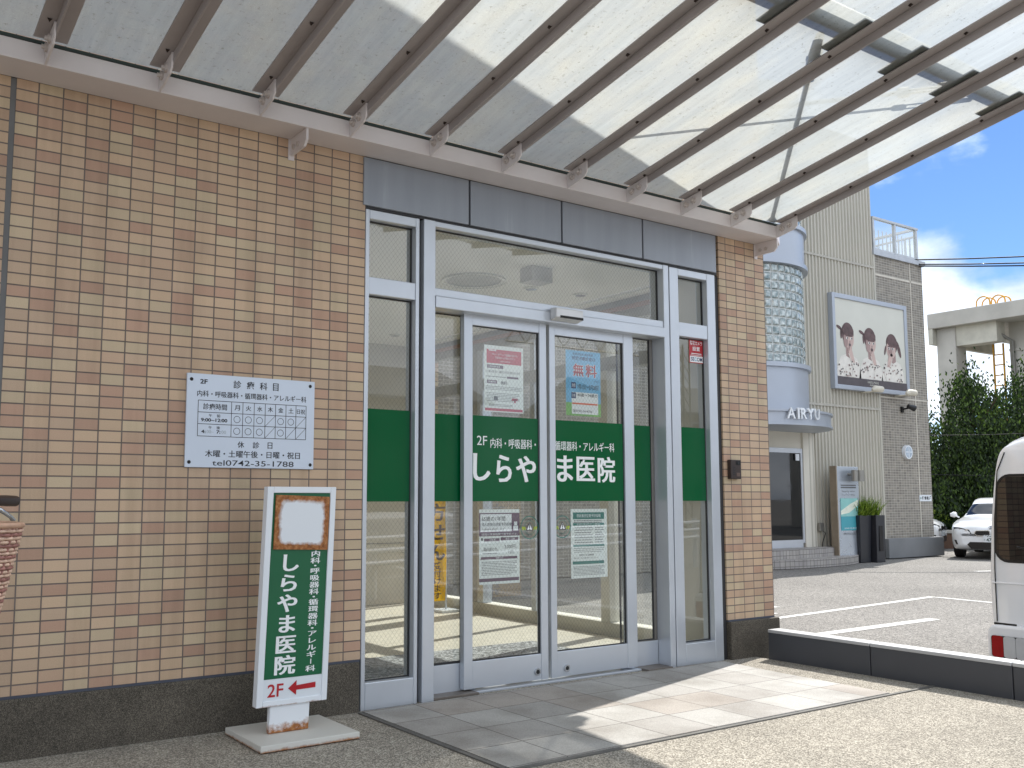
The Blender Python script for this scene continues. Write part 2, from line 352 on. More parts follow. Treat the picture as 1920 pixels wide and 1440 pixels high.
class MB:
    def __init__(s): s.v, s.f, s.m, s.xf, s.sm = [], [], [], None, []
    def add(s, vs, fs, mi=0, smooth=False):
        b = len(s.v)
        if s.xf: vs = [s.xf(Vector(q)) for q in vs]
        s.v += [tuple(q) for q in vs]; s.f += [tuple(b+i for i in f) for f in fs]; s.m += [mi]*len(fs); s.sm += [smooth]*len(fs)
        return s
    def box(s, x0, x1, y0, y1, z0, z1, mi=0):
        return s.add([(x0,y0,z0),(x1,y0,z0),(x1,y1,z0),(x0,y1,z0),(x0,y0,z1),(x1,y0,z1),(x1,y1,z1),(x0,y1,z1)],
              [(0,3,2,1),(4,5,6,7),(0,1,5,4),(1,2,6,5),(2,3,7,6),(3,0,4,7)], mi)
    def quad(s, a, b, c, d, mi=0): return s.add([a, b, c, d], [(0,1,2,3)], mi)
    def prism(s, pts, ax, a, b, mi=0):
        """pts 2-D polygon; ax 'x','y','z' extrusion axis from a to b"""
        def P(p, t): return {'x': (t, p[0], p[1]), 'y': (p[0], t, p[1]), 'z': (p[0], p[1], t)}[ax]
        n = len(pts); vs = [P(p, a) for p in pts]+[P(p, b) for p in pts]
        fs = [tuple(range(n))[::-1], tuple(range(n, 2*n))]+[(i, (i+1) % n, n+(i+1) % n, n+i) for i in range(n)]
        return s.add(vs, fs, mi)
    def tube(s, pts, r, n=10, mi=0, cap=True):
        pts = [Vector(p) for p in pts]; R = r if isinstance(r, (list, tuple)) else [r]*len(pts)
        vs = []; fs = []
        ref = None
        for i, p in enumerate(pts):
            d = (pts[min(i+1, len(pts)-1)]-pts[max(i-1, 0)]).normalized()
            if ref is None: ref = d.orthogonal().normalized()
            ref = (ref-d*ref.dot(d)).normalized(); w = d.cross(ref)
            for k in range(n):
                a = 2*pi*k/n; vs.append(p+ref*cos(a)*R[i]+w*sin(a)*R[i])
        for i in range(len(pts)-1):
            for k in range(n): fs.append((i*n+k, i*n+(k+1) % n, (i+1)*n+(k+1) % n, (i+1)*n+k))
        s.add(vs, fs, mi, True)
        if cap: s.add(vs[:n], [tuple(range(n))[::-1]], mi); s.add(vs[-n:], [tuple(range(n))], mi)
        return s
    def disc(s, c, r, nrm=(0,-1,0), n=28, mi=0, r0=0.):
        nrm = Vector(nrm); a = nrm.orthogonal().normalized(); b = nrm.cross(a); c = Vector(c)
        ring = [c+a*cos(2*pi*k/n)*r+b*sin(2*pi*k/n)*r for k in range(n)]
        if r0:
            inn = [c+a*cos(2*pi*k/n)*r0+b*sin(2*pi*k/n)*r0 for k in range(n)]
            return s.add(ring+inn, [(k, (k+1) % n, n+(k+1) % n, n+k) for k in range(n)], mi)
        return s.add(ring, [tuple(range(n))], mi)
    def text(s, body, x0, x1, z0, z1, y, mi=0, heavy=0., mincho=0., mirror=False):
        v, f = glyph(body, heavy)
        if not v: return s
        ax, bx = min(q[0] for q in v), max(q[0] for q in v); az, bz = min(q[1] for q in v), max(q[1] for q in v)
        kx = (x1-x0)/(bx-ax+mincho); kz = (z1-z0)/max(bz-az, 1e-6)
        for k in range(2 if mincho else 1):
            vs = []
            for q in v:
                u = (q[0]-ax+k*mincho)*kx
                vs.append(((x1-u) if mirror else (x0+u), y-k*.00025, z0+(q[1]-az)*kz))
            s.add(vs, f, mi)
        return s
    def vtext(s, body, xc, ztop, cw, ch, step, y, mi=0, heavy=0., mincho=0., small='・', smallstep=.5, mirror=False):
        z = ztop
        for c in body:
            v, f = glyph(c, heavy)
            st = step*(smallstep if c in small else 1)
            zc = z-st/2
            if v:
                for k in range(2 if mincho else 1):
                    vs = []
                    for q in v:
                        u, w = q[0]-.5+k*mincho-mincho/2, q[1]-.38
                        if c == 'ー': u, w = w*.9, -u*.9
                        if mirror: u = -u
                        vs.append((xc+u*cw, y-k*.00025, zc+w*ch))
                    s.add(vs, f, mi)
            z -= st
        return s
    def build(s, name, mats, parent=None, bevel=0., local=False, smooth=False, seg=2):
        me = bpy.data.meshes.new(name)
        off = Vector((0, 0, 0))
        if parent is not None and not local:
            p = parent
            while p is not None: off += p.location; p = p.parent
        me.from_pydata([tuple(Vector(q)-off) for q in s.v], [], s.f)
        mats = mats if isinstance(mats, (list, tuple)) else [mats]
        for k in mats: me.materials.append(k)
        me.polygons.foreach_set('material_index', s.m)
        me.polygons.foreach_set('use_smooth', [True]*len(s.f) if smooth else s.sm)
        me.validate(); me.update()
        o = bpy.data.objects.new(name, me); COL.objects.link(o)
        if parent is not None: o.parent = parent
        if bevel:
            b = o.modifiers.new('bevel', 'BEVEL'); b.width = bevel; b.segments = seg; b.limit_method = 'ANGLE'; b.angle_limit = radians(40)
        return o

def thing(name, label, cat, loc=(0, 0, 0), rz=0., group=None):
    o = bpy.data.objects.new(name, None); COL.objects.link(o); o.location = loc; o.rotation_euler = (0, 0, rz)
    o.empty_display_size = .2; o['label'] = label; o['category'] = cat
    if group: o['group'] = group
    return o
def tag(o, label, cat, group=None):
    o['label'] = label; o['category'] = cat
    if group: o['group'] = group
    return o
def struct(o): o['kind'] = 'structure'; return o
def copy_tree(o, parent=None):
    c = o.copy(); COL.objects.link(c); c.parent = parent
    for ch in list(o.children): copy_tree(ch, c)
    return c
B = lambda *a: MB().box(*a)

# ================================================================== SETTING
LOT = -0.35
m = MB(); m.quad((-500, -500, LOT), (700, -500, LOT), (700, 700, LOT), (-500, 700, LOT)); struct(m.build('ground', ASPH))
# forecourt slab with a sloped edge towards the car park behind the camera
m = MB(); m.prism([(-5.0, LOT+.004), (.2, LOT+.004), (.2, 0), (-3.9-.6, 0)], 'x', -9, 4.66); 
struct(m.build('forecourt', AGG))
m = MB(); m.prism([(1.69, -.04), (4.30, -.04), (4.265, -.5), (4.25, -1.25), (1.69, -1.25)][::-1], 'z', .001, .009)
struct(m.build('entrance_paving', PAVE))
m = MB()
m.prism([(1.665, -.04), (1.687, -.04), (1.687, -1.253), (4.655, -1.256), (4.655, -1.275), (1.665, -1.275)], 'z', .0005, .0065)
struct(m.build('paving_edge', mat('dark_edge_strip', sr(104, 102, 98), .7, .2, .1)))
m = MB()
def stripe(a, b, w=.1):
    a, b = Vector((*a, LOT+.004)), Vector((*b, LOT+.004)); d = (b-a).normalized(); n = Vector((-d.y, d.x, 0))*w/2
    m.quad(a-n, b-n, b+n, a+n)
stripe((5.2, 1.92), (10.3, 2.0), .15); stripe((7.6, 2.98), (12.72, 3.42), .1); stripe((12.70, 3.36), (12.3, -1.6), .1)
stripe((8.6, 3.42), (9.25, 3.44), .12); stripe((9.35, 3.86), (9.85, 3.88), .12); stripe((18, 5.6), (23, 4.2), .12)
stripe((5.0, -9.5), (14, -13), .12); stripe((8, -8.6), (9.5, -13), .12); stripe((11, -9.7), (12.5, -14), .12); stripe((5, -7.6), (6.4, -12), .12)
struct(m.build('parking_markings', LINE))

# ================================================================== CLINIC BUILDING
bld = thing('clinic_building', 'beige tiled clinic building with a green banded glass entrance', 'building', (1.7, 0, 0))
T = .2
m = MB(); m.box(-8, -.012, 0, T, .255, 2.842); m.box(.012, 1.695, 0, T, .255, 2.842); m.build('tiled_wall', TILE, bld)
B(-.012, .012, .004, T-.01, .255, 2.842).build('movement_joint', mat('grey_sealant', sr(112, 112, 112), .7), bld)
B(4.42, 4.893, 0, .42, .255, 2.842).build('pier', TILE_P, bld)
m = MB(); m.box(-8, 1.688, -.012, T, LOT+.02, .243); m.build('plinth', GRAN, bld, .006)
m = MB(); m.box(4.425, 4.92, -.025, .44, LOT+.02, .243); m.build('plinth', GRAN, bld, .006)
m = MB(); m.box(-8, 1.69, -.004, T-.02, .2435, .2545); m.box(4.424, 4.89, -.004, .42, .2435, .2545); m.build('sealant_strip', mat('blue_grey_sealant', sr(74, 78, 90), .7), bld)
# upper storey and the volume behind
m = MB(); m.box(-8, 4.893, 0, 9.5, 2.846, 8.6); m.build('upper_wall', TILE, bld)
m = MB(); m.box(-8, 1.2, T+.02, 9.5, LOT+.02, 2.6); m.box(1.2, 4.893, 4.3, 9.5, LOT+.02, 2.60); m.build('rear_wall', TILE, bld)
for x0, x1 in ((1.68, 2.346), (2.358, 3.018), (3.030, 3.690), (3.702, 4.385)):
    B(x0, x1, -.010, .12, 2.58, 2.838).build('fascia_panel', PANEL, bld, .004)
m = MB(); m.box(1.655, 4.40, .004, .11, 2.566, 2.839); m.build('panel_joint', ALUD, bld)
m = MB(); m.box(1.70, 4.42, .14, 4.3, 2.62, 2.80); m.build('lobby_ceiling', CEIL, bld)
# ceiling fittings
m = MB()
m.disc((3.25, 1.25, 2.612), .235, (0, 0, -1), 40, 0, .2); m.tube([(3.25, 1.25, 2.618), (3.25, 1.25, 2.606)], .235, 40, 0, False); m.disc((3.25, 1.25, 2.616), .2, (0, 0, -1), 40, 1)
m.build('ceiling_recess', [CEIL, mat('recess_shade', sr(190, 188, 180), .8)], bld)
for x, y in ((3.75, 1.22), (4.2, 1.18), (3.98, 3.05), (3.95, 3.6)):
    m = MB(); m.tube([(x, y, 2.62), (x, y, 2.606)], .055, 24, 0); m.disc((x, y, 2.6055), .042, (0, 0, -1), 24, 1); m.build('downlight', [CEIL, CHROME], bld)
B(3.32, 3.5, .66, .8, 2.52, 2.62).build('ceiling_box', mat('beige_unit', sr(178, 174, 166), .6), bld, .006)
# lobby
B(1.22, 4.6, .16, 4.3, -.06, -.004).build('lobby_floor', LOBF, bld)
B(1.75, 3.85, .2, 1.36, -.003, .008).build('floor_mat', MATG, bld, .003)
m = MB(); m.box(1.22, 4.42, 4.18, 4.3, 0, 2.62)
for z in (.6, 1.2, 1.8): m.box(1.25, 4.4, 4.176, 4.185, z, z+.006, 1)
m.build('lobby_back_wall', [STONEW, CONCD], bld)
B(1.21, 1.42, .21, 4.18, 0, 2.62).build('lobby_side_wall', PLASTER, bld)
B(4.392, 4.419, .12, .43, 0, 2.6).build('pier_lining', PLASTER, bld)
# glazed side wall of the lobby
X0, X1 = 4.55, 4.63
m = MB(); m.box(X0-.02, X1+.05, .43, 4.18, LOT+.02, .1); m.build('window_sill', PLASTER, bld, .006)
lw = B(X0, X1, .43, 4.18, 2.44, 2.62).build('window_head', mat('grey_beam', sr(168, 166, 160), .6), bld)
B(X0-.03, X0-.001, .43, 4.18, 2.515, 2.545).build('ceiling_trim', PINKT, bld)
B(4.43, X0+.02, .43, 4.18, 2.60, 2.618).build('ceiling_edge', CEIL, bld)
m = MB(); m.box(X0-.02, X1, .431, 2.95, 2.06, 2.165); m.box(X0-.02, X1, 3.2, 4.178, 2.06, 2.165); m.build('window_band', mat('grey_beam2', sr(172, 170, 164), .6), bld)
for y0, y1, mt in ((.432, .50, ALU), (1.26, 1.36, PLASTER), (2.18, 2.24, ALU), (3.05, 3.2, MATS['grey_beam']), (2.96, 3.049, ALU), (4.12, 4.178, ALU)):
    B(X0-.018, X1+.002, y0, y1, .101, 2.439).build('window_mullion', mt, bld)
for y0, y1 in ((.50, 1.26), (1.36, 2.18), (2.24, 2.96), (3.2, 4.12)):
    for z0, z1 in ((.102, 2.06), (2.165, 2.44)):
        m = MB(); m.quad((X0+.04, y0, z0), (X0+.04, y1, z0), (X0+.04, y1, z1), (X0+.04, y0, z1)); m.build('window_pane', WGLASS, bld)

# ---- entrance glazing (all parts of the building)
FY0, FY1 = -.004, .10
m = MB()
# left side light
m.box(1.698, 1.722, FY0, FY1, .0, 2.563); m.box(2.004, 2.027, FY0, FY1, 0, 2.563)
m.box(1.722, 2.004, FY0, FY1, 2.513, 2.562); m.box(1.722, 2.004, FY0+.004, FY1, 2.112, 2.205); m.box(1.722, 2.004, FY0, FY1, .0, .135)
m.build('side_light_frame', ALU, bld, .004); m = MB()
# right side light
m.box(3.936, 4.018, FY0, FY1, 0, 2.563); m.box(4.292, 4.372, FY0, FY1, 0, 2.563)
m.box(4.018, 4.292, FY0, FY1, 2.515, 2.562); m.box(4.018, 4.292, FY0+.004, FY1, 2.112, 2.205); m.box(4.018, 4.292, FY0, FY1, .0, .135)
m.build('side_light_frame', ALU, bld, .004)
m = MB()
m.box(2.052, 2.126, FY0-.006, .118, 0, 2.566); m.box(3.874, 3.922, FY0-.006, .118, 0, 2.566)
m.box(2.126, 3.874, FY0-.003, .118, 2.535, 2.565); m.box(2.126, 3.874, FY0+.002, .11, 2.15, 2.195)
m.build('door_frame', ALU, bld, .004)
hd = B(2.1262, 3.8738, FY0-.012, .116, 2.085, 2.149).build('door_header', ALU, bld, .004)
for a in ((2.028, 2.051, .03), (3.9225, 3.9355, .03), (4.373, 4.419, .012)): B(a[0], a[1], a[2], .1, 0, 2.56).build('frame_gap', ALUD, bld)
# sensor
m = MB(); m.prism([(-.075, 2.108), (-.016, 2.095), (-.016, 2.172), (-.075, 2.165)], 'x', 2.92, 3.13, 0); sn = m.build('door_sensor', mat('sensor_housing', sr(206, 206, 206), .35, .3), bld, .006)
B(2.95, 3.128, -.0755, -.07, 2.108, 2.122).build('sensor_lens', RUBBER, sn)
def pane(x0, x1, z0, z1, y, mt=None, film=None, name='pane'):
    m = MB(); m.quad((x0, y, z0), (x1, y, z0), (x1, y, z1), (x0, y, z1)); p = m.build(name, mt or WGLASS, bld)
    g = .007; m = MB(); ya_, yb_ = y-.006, y+.006
    for a in ((x0, x0+g, z0+g, z1-g), (x1-g, x1, z0+g, z1-g), (x0, x1, z0, z0+g), (x0, x1, z1-g, z1)): m.box(a[0]+.0005, a[1]-.0005, ya_, yb_, a[2]+.0005, a[3]-.0005)
    m.build('gasket', ALUD, p)
    if film:
        m = MB(); m.quad((x0+.001, y-.004, film[0]), (x1-.001, y-.004, film[0]), (x1-.001, y-.004, film[1]), (x0+.001, y-.004, film[1])); m.build('green_band', FILM, p)
    return p
GB = (1.037, 1.518)
pane(1.722, 2.004, .135, 2.112, .045, film=GB, name='side_light_pane'); pane(1.722, 2.004, 2.205, 2.513, .045, name='side_light_pane')
pane(4.018, 4.292, .135, 2.112, .045, film=GB, name='side_light_pane', mt=GLASS); pane(4.018, 4.292, 2.205, 2.515, .045, name='side_light_pane', mt=GLASS)
pane(2.126, 3.874, 2.195, 2.535, .05, name='transom_pane')
# fixed panes beside the sliding leaves
for x0, x1, g0, g1 in ((2.127, 2.46, 2.13, 2.375), (3.56, 3.873, 3.60, 3.847)):
    m = MB(); m.box(x0, x1, .1, .116, .0, .165); m.box(g1, g1+.025, .1, .116, .165, 2.083)
    fr = m.build('fixed_pane_frame', ALUB if x0 > 3 else ALUD, bld, .003)
    m = MB(); m.box(x0+.002, x1-.002, .0965, .0998, .004, .16); m.build('kick_rail', ALU, fr, .002)
    p = pane(x0, g1, .165, 2.083, .108, film=GB, name='fixed_pane')
# sliding leaves
def leaf(x0, x1, sl, srr, key):
    ya, yb = .052, .092
    m = MB(); m.box(x0, x0+sl, ya, yb, .022, 2.088); m.box(x1-srr, x1, ya, yb, .022, 2.088)
    m.box(x0+sl, x1-srr, ya+.002, yb-.002, .024, .168); m.box(x0+sl, x1-srr, ya+.002, yb-.002, 2.028, 2.087)
    d = m.build('sliding_door', ALU, bld, .003)
    y = .07
    m = MB(); m.quad((x0+sl, y, .168), (x1-srr, y, .168), (x1-srr, y, 2.028), (x0+sl, y, 2.028)); m.build('door_glass', WGLASS, d)
    g = .006; m = MB(); xa_, xb_ = x0+sl, x1-srr
    for q in ((xa_, xa_+g, .168+g, 2.028-g), (xb_-g, xb_, .168+g, 2.028-g), (xa_, xb_, .168, .168+g), (xa_, xb_, 2.028-g, 2.028)): m.box(q[0]+.0005, q[1]-.0005, y-.006, y+.006, q[2]+.0005, q[3]-.0005)
    m.build('gasket', ALUD, d)
    m = MB(); a, b = x0+sl+.001, x1-srr-.001; m.quad((a, y-.004, GB[0]), (b, y-.004, GB[0]), (b, y-.004, GB[1]), (a, y-.004, GB[1])); m.build('green_band', FILM, d)
    m = MB(); m.tube([(key, ya, .07), (key, ya-.006, .07)], .021, 20, 0); m.disc((key, ya-.0065, .07), .012, (0, -1, 0), 16, 1); m.build('door_lock', [CHROME, RUBBER], d)
    return d
dl = leaf(2.356, 2.945, .058, .052, 2.862); dr = leaf(2.968, 3.652, .044, .082, 3.080)
yt = .0655
m = MB()
m.text('2F', 2.452, 2.522, 1.352, 1.404, yt)
m.text('内科・呼吸器科・', 2.545, 2.872, 1.338, 1.394, yt, 0, 0, .02)
for c, x0, x1, z0, z1 in (('し', 2.425, 2.545, 1.152, 1.305), ('ら', 2.585, 2.695, 1.146, 1.300), ('や', 2.725, 2.872, 1.146, 1.298)):
    m.text(c, x0, x1, z0, z1, yt, 0, .012, .05)
m.build('lettering', WHITE, dl)
m = MB()
m.text('循環器科・アレルギー科', 3.018, 3.492, 1.338, 1.394, yt, 0, 0, .02)
for c, x0, x1, z0, z1 in (('ま', 3.03, 3.155, 1.152, 1.308), ('医', 3.182, 3.330, 1.158, 1.304), ('院', 3.352, 3.497, 1.150, 1.308)):
    m.text(c, x0, x1, z0, z1, yt, 0, .010, .045)
m.build('lettering', WHITE, dr)
m = MB(); m.box(2.30, 3.66, .03, .12, .0, .012); m.build('door_track', ALU, bld, .002)
WSP = mat('worn_steel_plate', sr(120, 112, 104), .5, .4, .1, 9)
B(2.127, 2.42, .0, .115, .0, .014).build('threshold_plate', WSP, bld, .002); B(3.66, 3.87, -.03, .115, .0, .014).build('threshold_plate', WSP, bld, .002)

# ================================================================== CANOPY
can = thing('entrance_canopy', 'sloping canopy of frosted glass on mauve grey steel rafters over the entrance', 'canopy', (1.5, -.1, 2.85))
ZS = .1857
zb = lambda y: 2.894-ZS*y           # underside of the rafter webs
m = MB(); m.prism([(-8, -.2), (4.79, -.2), (4.97, -.085), (4.97, -.001), (-8, -.001)], 'z', 2.842, 2.927); m.build('beam', PAINTB, can, .003)
YE = -2.75
for k in range(-7, 11):
    x = 4.80-.4705*(10-k)
    # T section: web and flange, sloping up and outwards
    yv = [-.235, YE]
    m = MB()
    for (xa, xb, h0, h1) in ((x-.004, x+.004, -.045, 0), (x-.066, x+.066, 0, .008)):
        vs = []
        for y in yv:
            z = zb(y); vs += [(xa, y, z+h0), (xb, y, z+h0), (xb, y, z+h1), (xa, y, z+h1)]
        m.add(vs, [(0, 1, 2, 3), (7, 6, 5, 4), (0, 4, 5, 1), (1, 5, 6, 2), (2, 6, 7, 3), (3, 7, 4, 0)])
    rf = m.build('rafter', PAINT, can, .0015, seg=1)
    m = MB(); m.prism([(-.201, 2.843), (-.201, 2.929), (-.372, 2.960), (-.372, 2.895), (-.35, 2.872)], 'x', x-.013, x-.0046); 
    for yy, zz in ((-.25, 2.898), (-.31, 2.91)):
        m.tube([(x-.013, yy, zz), (x-.024, yy, zz)], .02, 6, 1); m.tube([(x-.024, yy, zz), (x-.036, yy, zz)], .010, 8, 1)
    m.build('bracket_plate', [PAINTB, BOLT], rf)
    for j in range(6):
        m = MB()
        y = -.372-.424*j
        z = zb(y)
        m.add([(x-.042, y-.010, z-.0005), (x-.022, y-.010, z-.0005), (x-.032, y+.012, z-.0005), (x-.032, y, z-.013)], [(0, 1, 3), (1, 2, 3), (2, 0, 3)])
        m.build('screw', DARKHOLE, rf)
    if k < 10:
        xa, xb = x+.008, x+.4625
        m = MB(); y0, y1 = -.205, YE-.02
        m.quad((xa, y0, zb(y0)+.011), (xb, y0, zb(y0)+.011), (xb, y1, zb(y1)+.011), (xa, y1, zb(y1)+.011)); m.build('glass_panel', FROST, can)
m = MB(); m.box(-8, 4.87, -.2035, -.19, 2.9275, 2.9415); m.build('glass_edge_strip', mat('green_black_gasket', sr(40, 52, 46), .6), can)
B(-8, 4.87, -.188, -.002, 2.93, 2.944).build('upstand', PAINT, can)
yT = -1.775; zT = zb(yT)+.026+.058
m = MB(); m.tube([(-8, yT, zT), (4.90, yT, zT)], .058, 16); m.build('cross_tube', STEEL, can)
for k in range(-7, 11):
    x = 4.80-.4705*(10-k)
    y0, y1 = yT+.12, yT-.125
    m = MB(); m.add([(x-.115, y0, zb(y0)+.014), (x+.062, y0, zb(y0)+.014), (x+.062, y1, zb(y1)+.014), (x-.115, y1, zb(y1)+.014),
                     (x-.115, y0, zb(y0)+.024), (x+.062, y0, zb(y0)+.024), (x+.062, y1, zb(y1)+.024), (x-.115, y1, zb(y1)+.024)],
                    [(0, 3, 2, 1), (4, 5, 6, 7), (0, 1, 5, 4), (1, 2, 6, 5), (2, 3, 7, 6), (3, 0, 4, 7)]); m.build('clamp_plate', STEEL, can)
def zg(y, h=.11): return zb(y)+.011+h
for a, b in (((3.26, -1.66), (4.76, -.2)), ((4.58, -1.68), (2.55, -.22))):
    h = .04 if a[0] < 4 else .13
    p, q = Vector((*a, zg(a[1], h))), Vector((*b, zg(b[1], h))); d = (q-p)
    m = MB(); m.tube([p+d*.13, q], .013, 8)
    n = d.normalized(); w = n.cross(Vector((0, 0, 1))).normalized()*.022
    m.tube([p+d*.06-w, p+d*.14-w], .007, 6); m.tube([p+d*.06+w, p+d*.14+w], .007, 6)
    m.tube([p-n*.03, p+d*.05], [.022, .028], 8); m.tube([p+d*.05, p+d*.065], .034, 8); m.tube([p+d*.135, p+d*.155], .03, 8)
    m.tube([q-n*.08, q], [.013, .04], 8)
    m.build('tie_rod', STEEL, can)
for x in (-2.26, 1.272, 4.806):
    m = MB(); m.prism([(-.003, 2.755), (-.003, 2.8415), (-.192, 2.8415), (-.192, 2.785), (-.165, 2.758)], 'x', x-.006, x+.006)
    m.box(x-.016, x+.016, -.006, -.0012, 2.735, 2.841)
    for yy in (-.05, -.10): m.tube([(x-.006, yy, 2.79), (x-.013, yy, 2.79)], .013, 12, 1)
    m.build('support_bracket', [PAINTB, BOLT], can)

# ================================================================== WALL SIGN
sg = thing('surgery_hours_sign', 'pale blue white metal plate of consulting hours screwed to the tiled wall', 'sign', (1.098, 0, 1.195))
SX0, SX1, SZ0, SZ1 = .779, 1.417, 1.195, 1.628
B(SX0, SX1, -.014, -.001, SZ0, SZ1).build('plate', SIGNS, sg, .002)
U = lambda u: SX0+u*(SX1-SX0)
V = lambda v: SZ1-v*(SZ1-SZ0)
m = MB(); ys = -.0146
def tx(b, u0, u1, v0, v1, h=0., mi=0, mc=.022): m.text(b, U(u0), U(u1), V(v1), V(v0), ys, mi, h, mc)
tx('2F', .095, .15, .058, .108, .02); 
for c, u0 in (('診', .345), ('療', .447), ('科', .55), ('目', .655)): tx(c, u0, u0+(.06 if c != '目' else .045), .05, .135, .006)
tx('内科・呼吸器科・循環器科・アレルギー科', .075, .93, .178, .246, .004)
tx('診療時間', .122, .300, .315, .382, .004)
for c, u in zip('月火水木金土', (.378, .466, .554, .638, .722, .805)): tx(c, u-.021, u+.021, .318, .375, .004)
tx('日祝', .854, .922, .325, .38)
tx('午', .165, .19, .428, .462, 0); tx('前', .225, .252, .428, .462, 0); tx('9:00~12:00', .108, .305, .474, .512, .02)
tx('午', .165, .19, .556, .590, 0); tx('後', .225, .252, .556, .590, 0); tx('4:', .112, .145, .600, .636, .02); tx('00~', .152, .205, .600, .636, 0, 1); tx('7:', .225, .255, .600, .636, .02); tx('00', .262, .298, .600, .636, 0, 1)
cx = [.085, .335, .422, .51, .597, .68, .764, .846, .93]; rz = [.285, .411, .537, .667]
lw_ = .0013
for c in cx: m.box(U(c)-lw_, U(c)+lw_, ys-.0002, ys, V(rz[3]), V(rz[0]))
for c in rz: m.box(U(cx[0]), U(cx[-1]), ys-.0003, ys, V(c)-lw_, V(c)+lw_)
for r, row in enumerate(('ooo/oo/', 'ooo/o//')):
    zc0, zc1 = V(rz[r+1]), V(rz[r+2])
    for i, ch in enumerate(row):
        a, b = U(cx[i+1]), U(cx[i+2])
        if ch == 'o': m.disc(((a+b)/2, ys-.0004, (zc0+zc1)/2), .0165, (0, -1, 0), 28, 0, .0142)
        else:
            d = .0012; m.quad((a+d, ys-.0004, zc1), (b+d, ys-.0004, zc0), (b-d, ys-.0004, zc0), (a-d, ys-.0004, zc1))
for c, u0 in (('休', .387), ('診', .505), ('日', .622)): tx(c, u0, u0+(.052 if c != '日' else .038), .712, .782, .004)
tx('木曜・土曜午後・日曜・祝日', .145, .885, .812, .888, .004)
tx('tel0742-35-1788', .20, .835, .918, .978, .004, 0, 0)
m.build('lettering', [BLACK, mat('faded_ink', sr(176, 186, 192), .5)], sg)
for u, v in ((.032, .065), (.962, .055), (.03, .945), (.972, .95)):
    m = MB(); m.tube([(U(u), -.014, V(v)), (U(u), -.019, V(v))], [.0085, .006], 12); m.build('screw', RUBBER, sg)

# ================================================================== STANDING SIGN
st = thing('standing_sign', 'white framed green standing sign on a rust stained steel foot plate', 'sign', (1.215, -.29, 0))
m = MB(); m.box(.975, 1.435, -.495, -.082, .004, .034)
m.build('foot_plate', rusty('rust_plate', sr(206, 204, 196), .0, .012, .004, 'foot', .034), st, .004)
pm = rusty('rust_post', sr(226, 229, 232), .0, .035, .044, 'foot', .14)
PST = (1.148, 1.34, -.275, -.245, .011, .137)
yf = -.285
tilt = lambda q: Vector((1.018+(q[0]-1.078)*.9795+(.152+(q[2]-.13)*.985-.155)*.035, q[1]-.045, .152+(q[2]-.13)*.985))
def TM():
    m = MB(); m.xf = tilt; return m
m = TM()
m.box(*PST).build('post', pm, st, .004); m = TM()
for a in ((1.078, 1.108, .13, 1.098), (1.392, 1.420, .13, 1.098), (1.108, 1.392, 1.070, 1.098), (1.108, 1.392, .13, .155)):
    m.box(a[0], a[1], yf, -.24, a[2], a[3])
m.build('frame', rusty('rust_frame', sr(226, 230, 234), .0, .012, .147, 'foot'), st, .003)
TM().box(1.107, 1.393, yf+.008, -.25, .248, 1.071).build('green_panel', SIGNG, st)
TM().box(1.107, 1.393, yf+.0075, -.25, .154, .247).build('white_panel', SIGNW, st)
rp = MB().box(-.131, .131, -.004, .004, -.12, .12).build('rusty_patch', rusty('rust_patch', sr(222, 226, 230), .018, .034, (.131, .12), 'edge'), st, local=True)
rp.location = (1.218-1.215, yf+.003+.29-.045, .945); rp.rotation_euler = (0, .035, 0)
m = TM(); yy = yf+.0068
m.vtext('しらやま医院', 1.205, .802, .106, .088, .0905, yy, 0, .012, .045); m.build('lettering', WHITE, st); m = TM()
m.vtext('内科・呼吸器科・循環器科・アレルギー科', 1.333, .808, .050, .029, .0312, yy, 0, .008, .03)
m.build('lettering', WHITE, st)
m = TM(); m.text('2F', 1.13, 1.205, .170, .226, yy-.001, 0, .012)
m.prism([(1.228, .200), (1.268, .232), (1.268, .210), (1.362, .216), (1.362, .192), (1.268, .190), (1.268, .168)], 'y', yy-.0015, yy-.0008)
m.build('arrow_and_floor', RED, st)

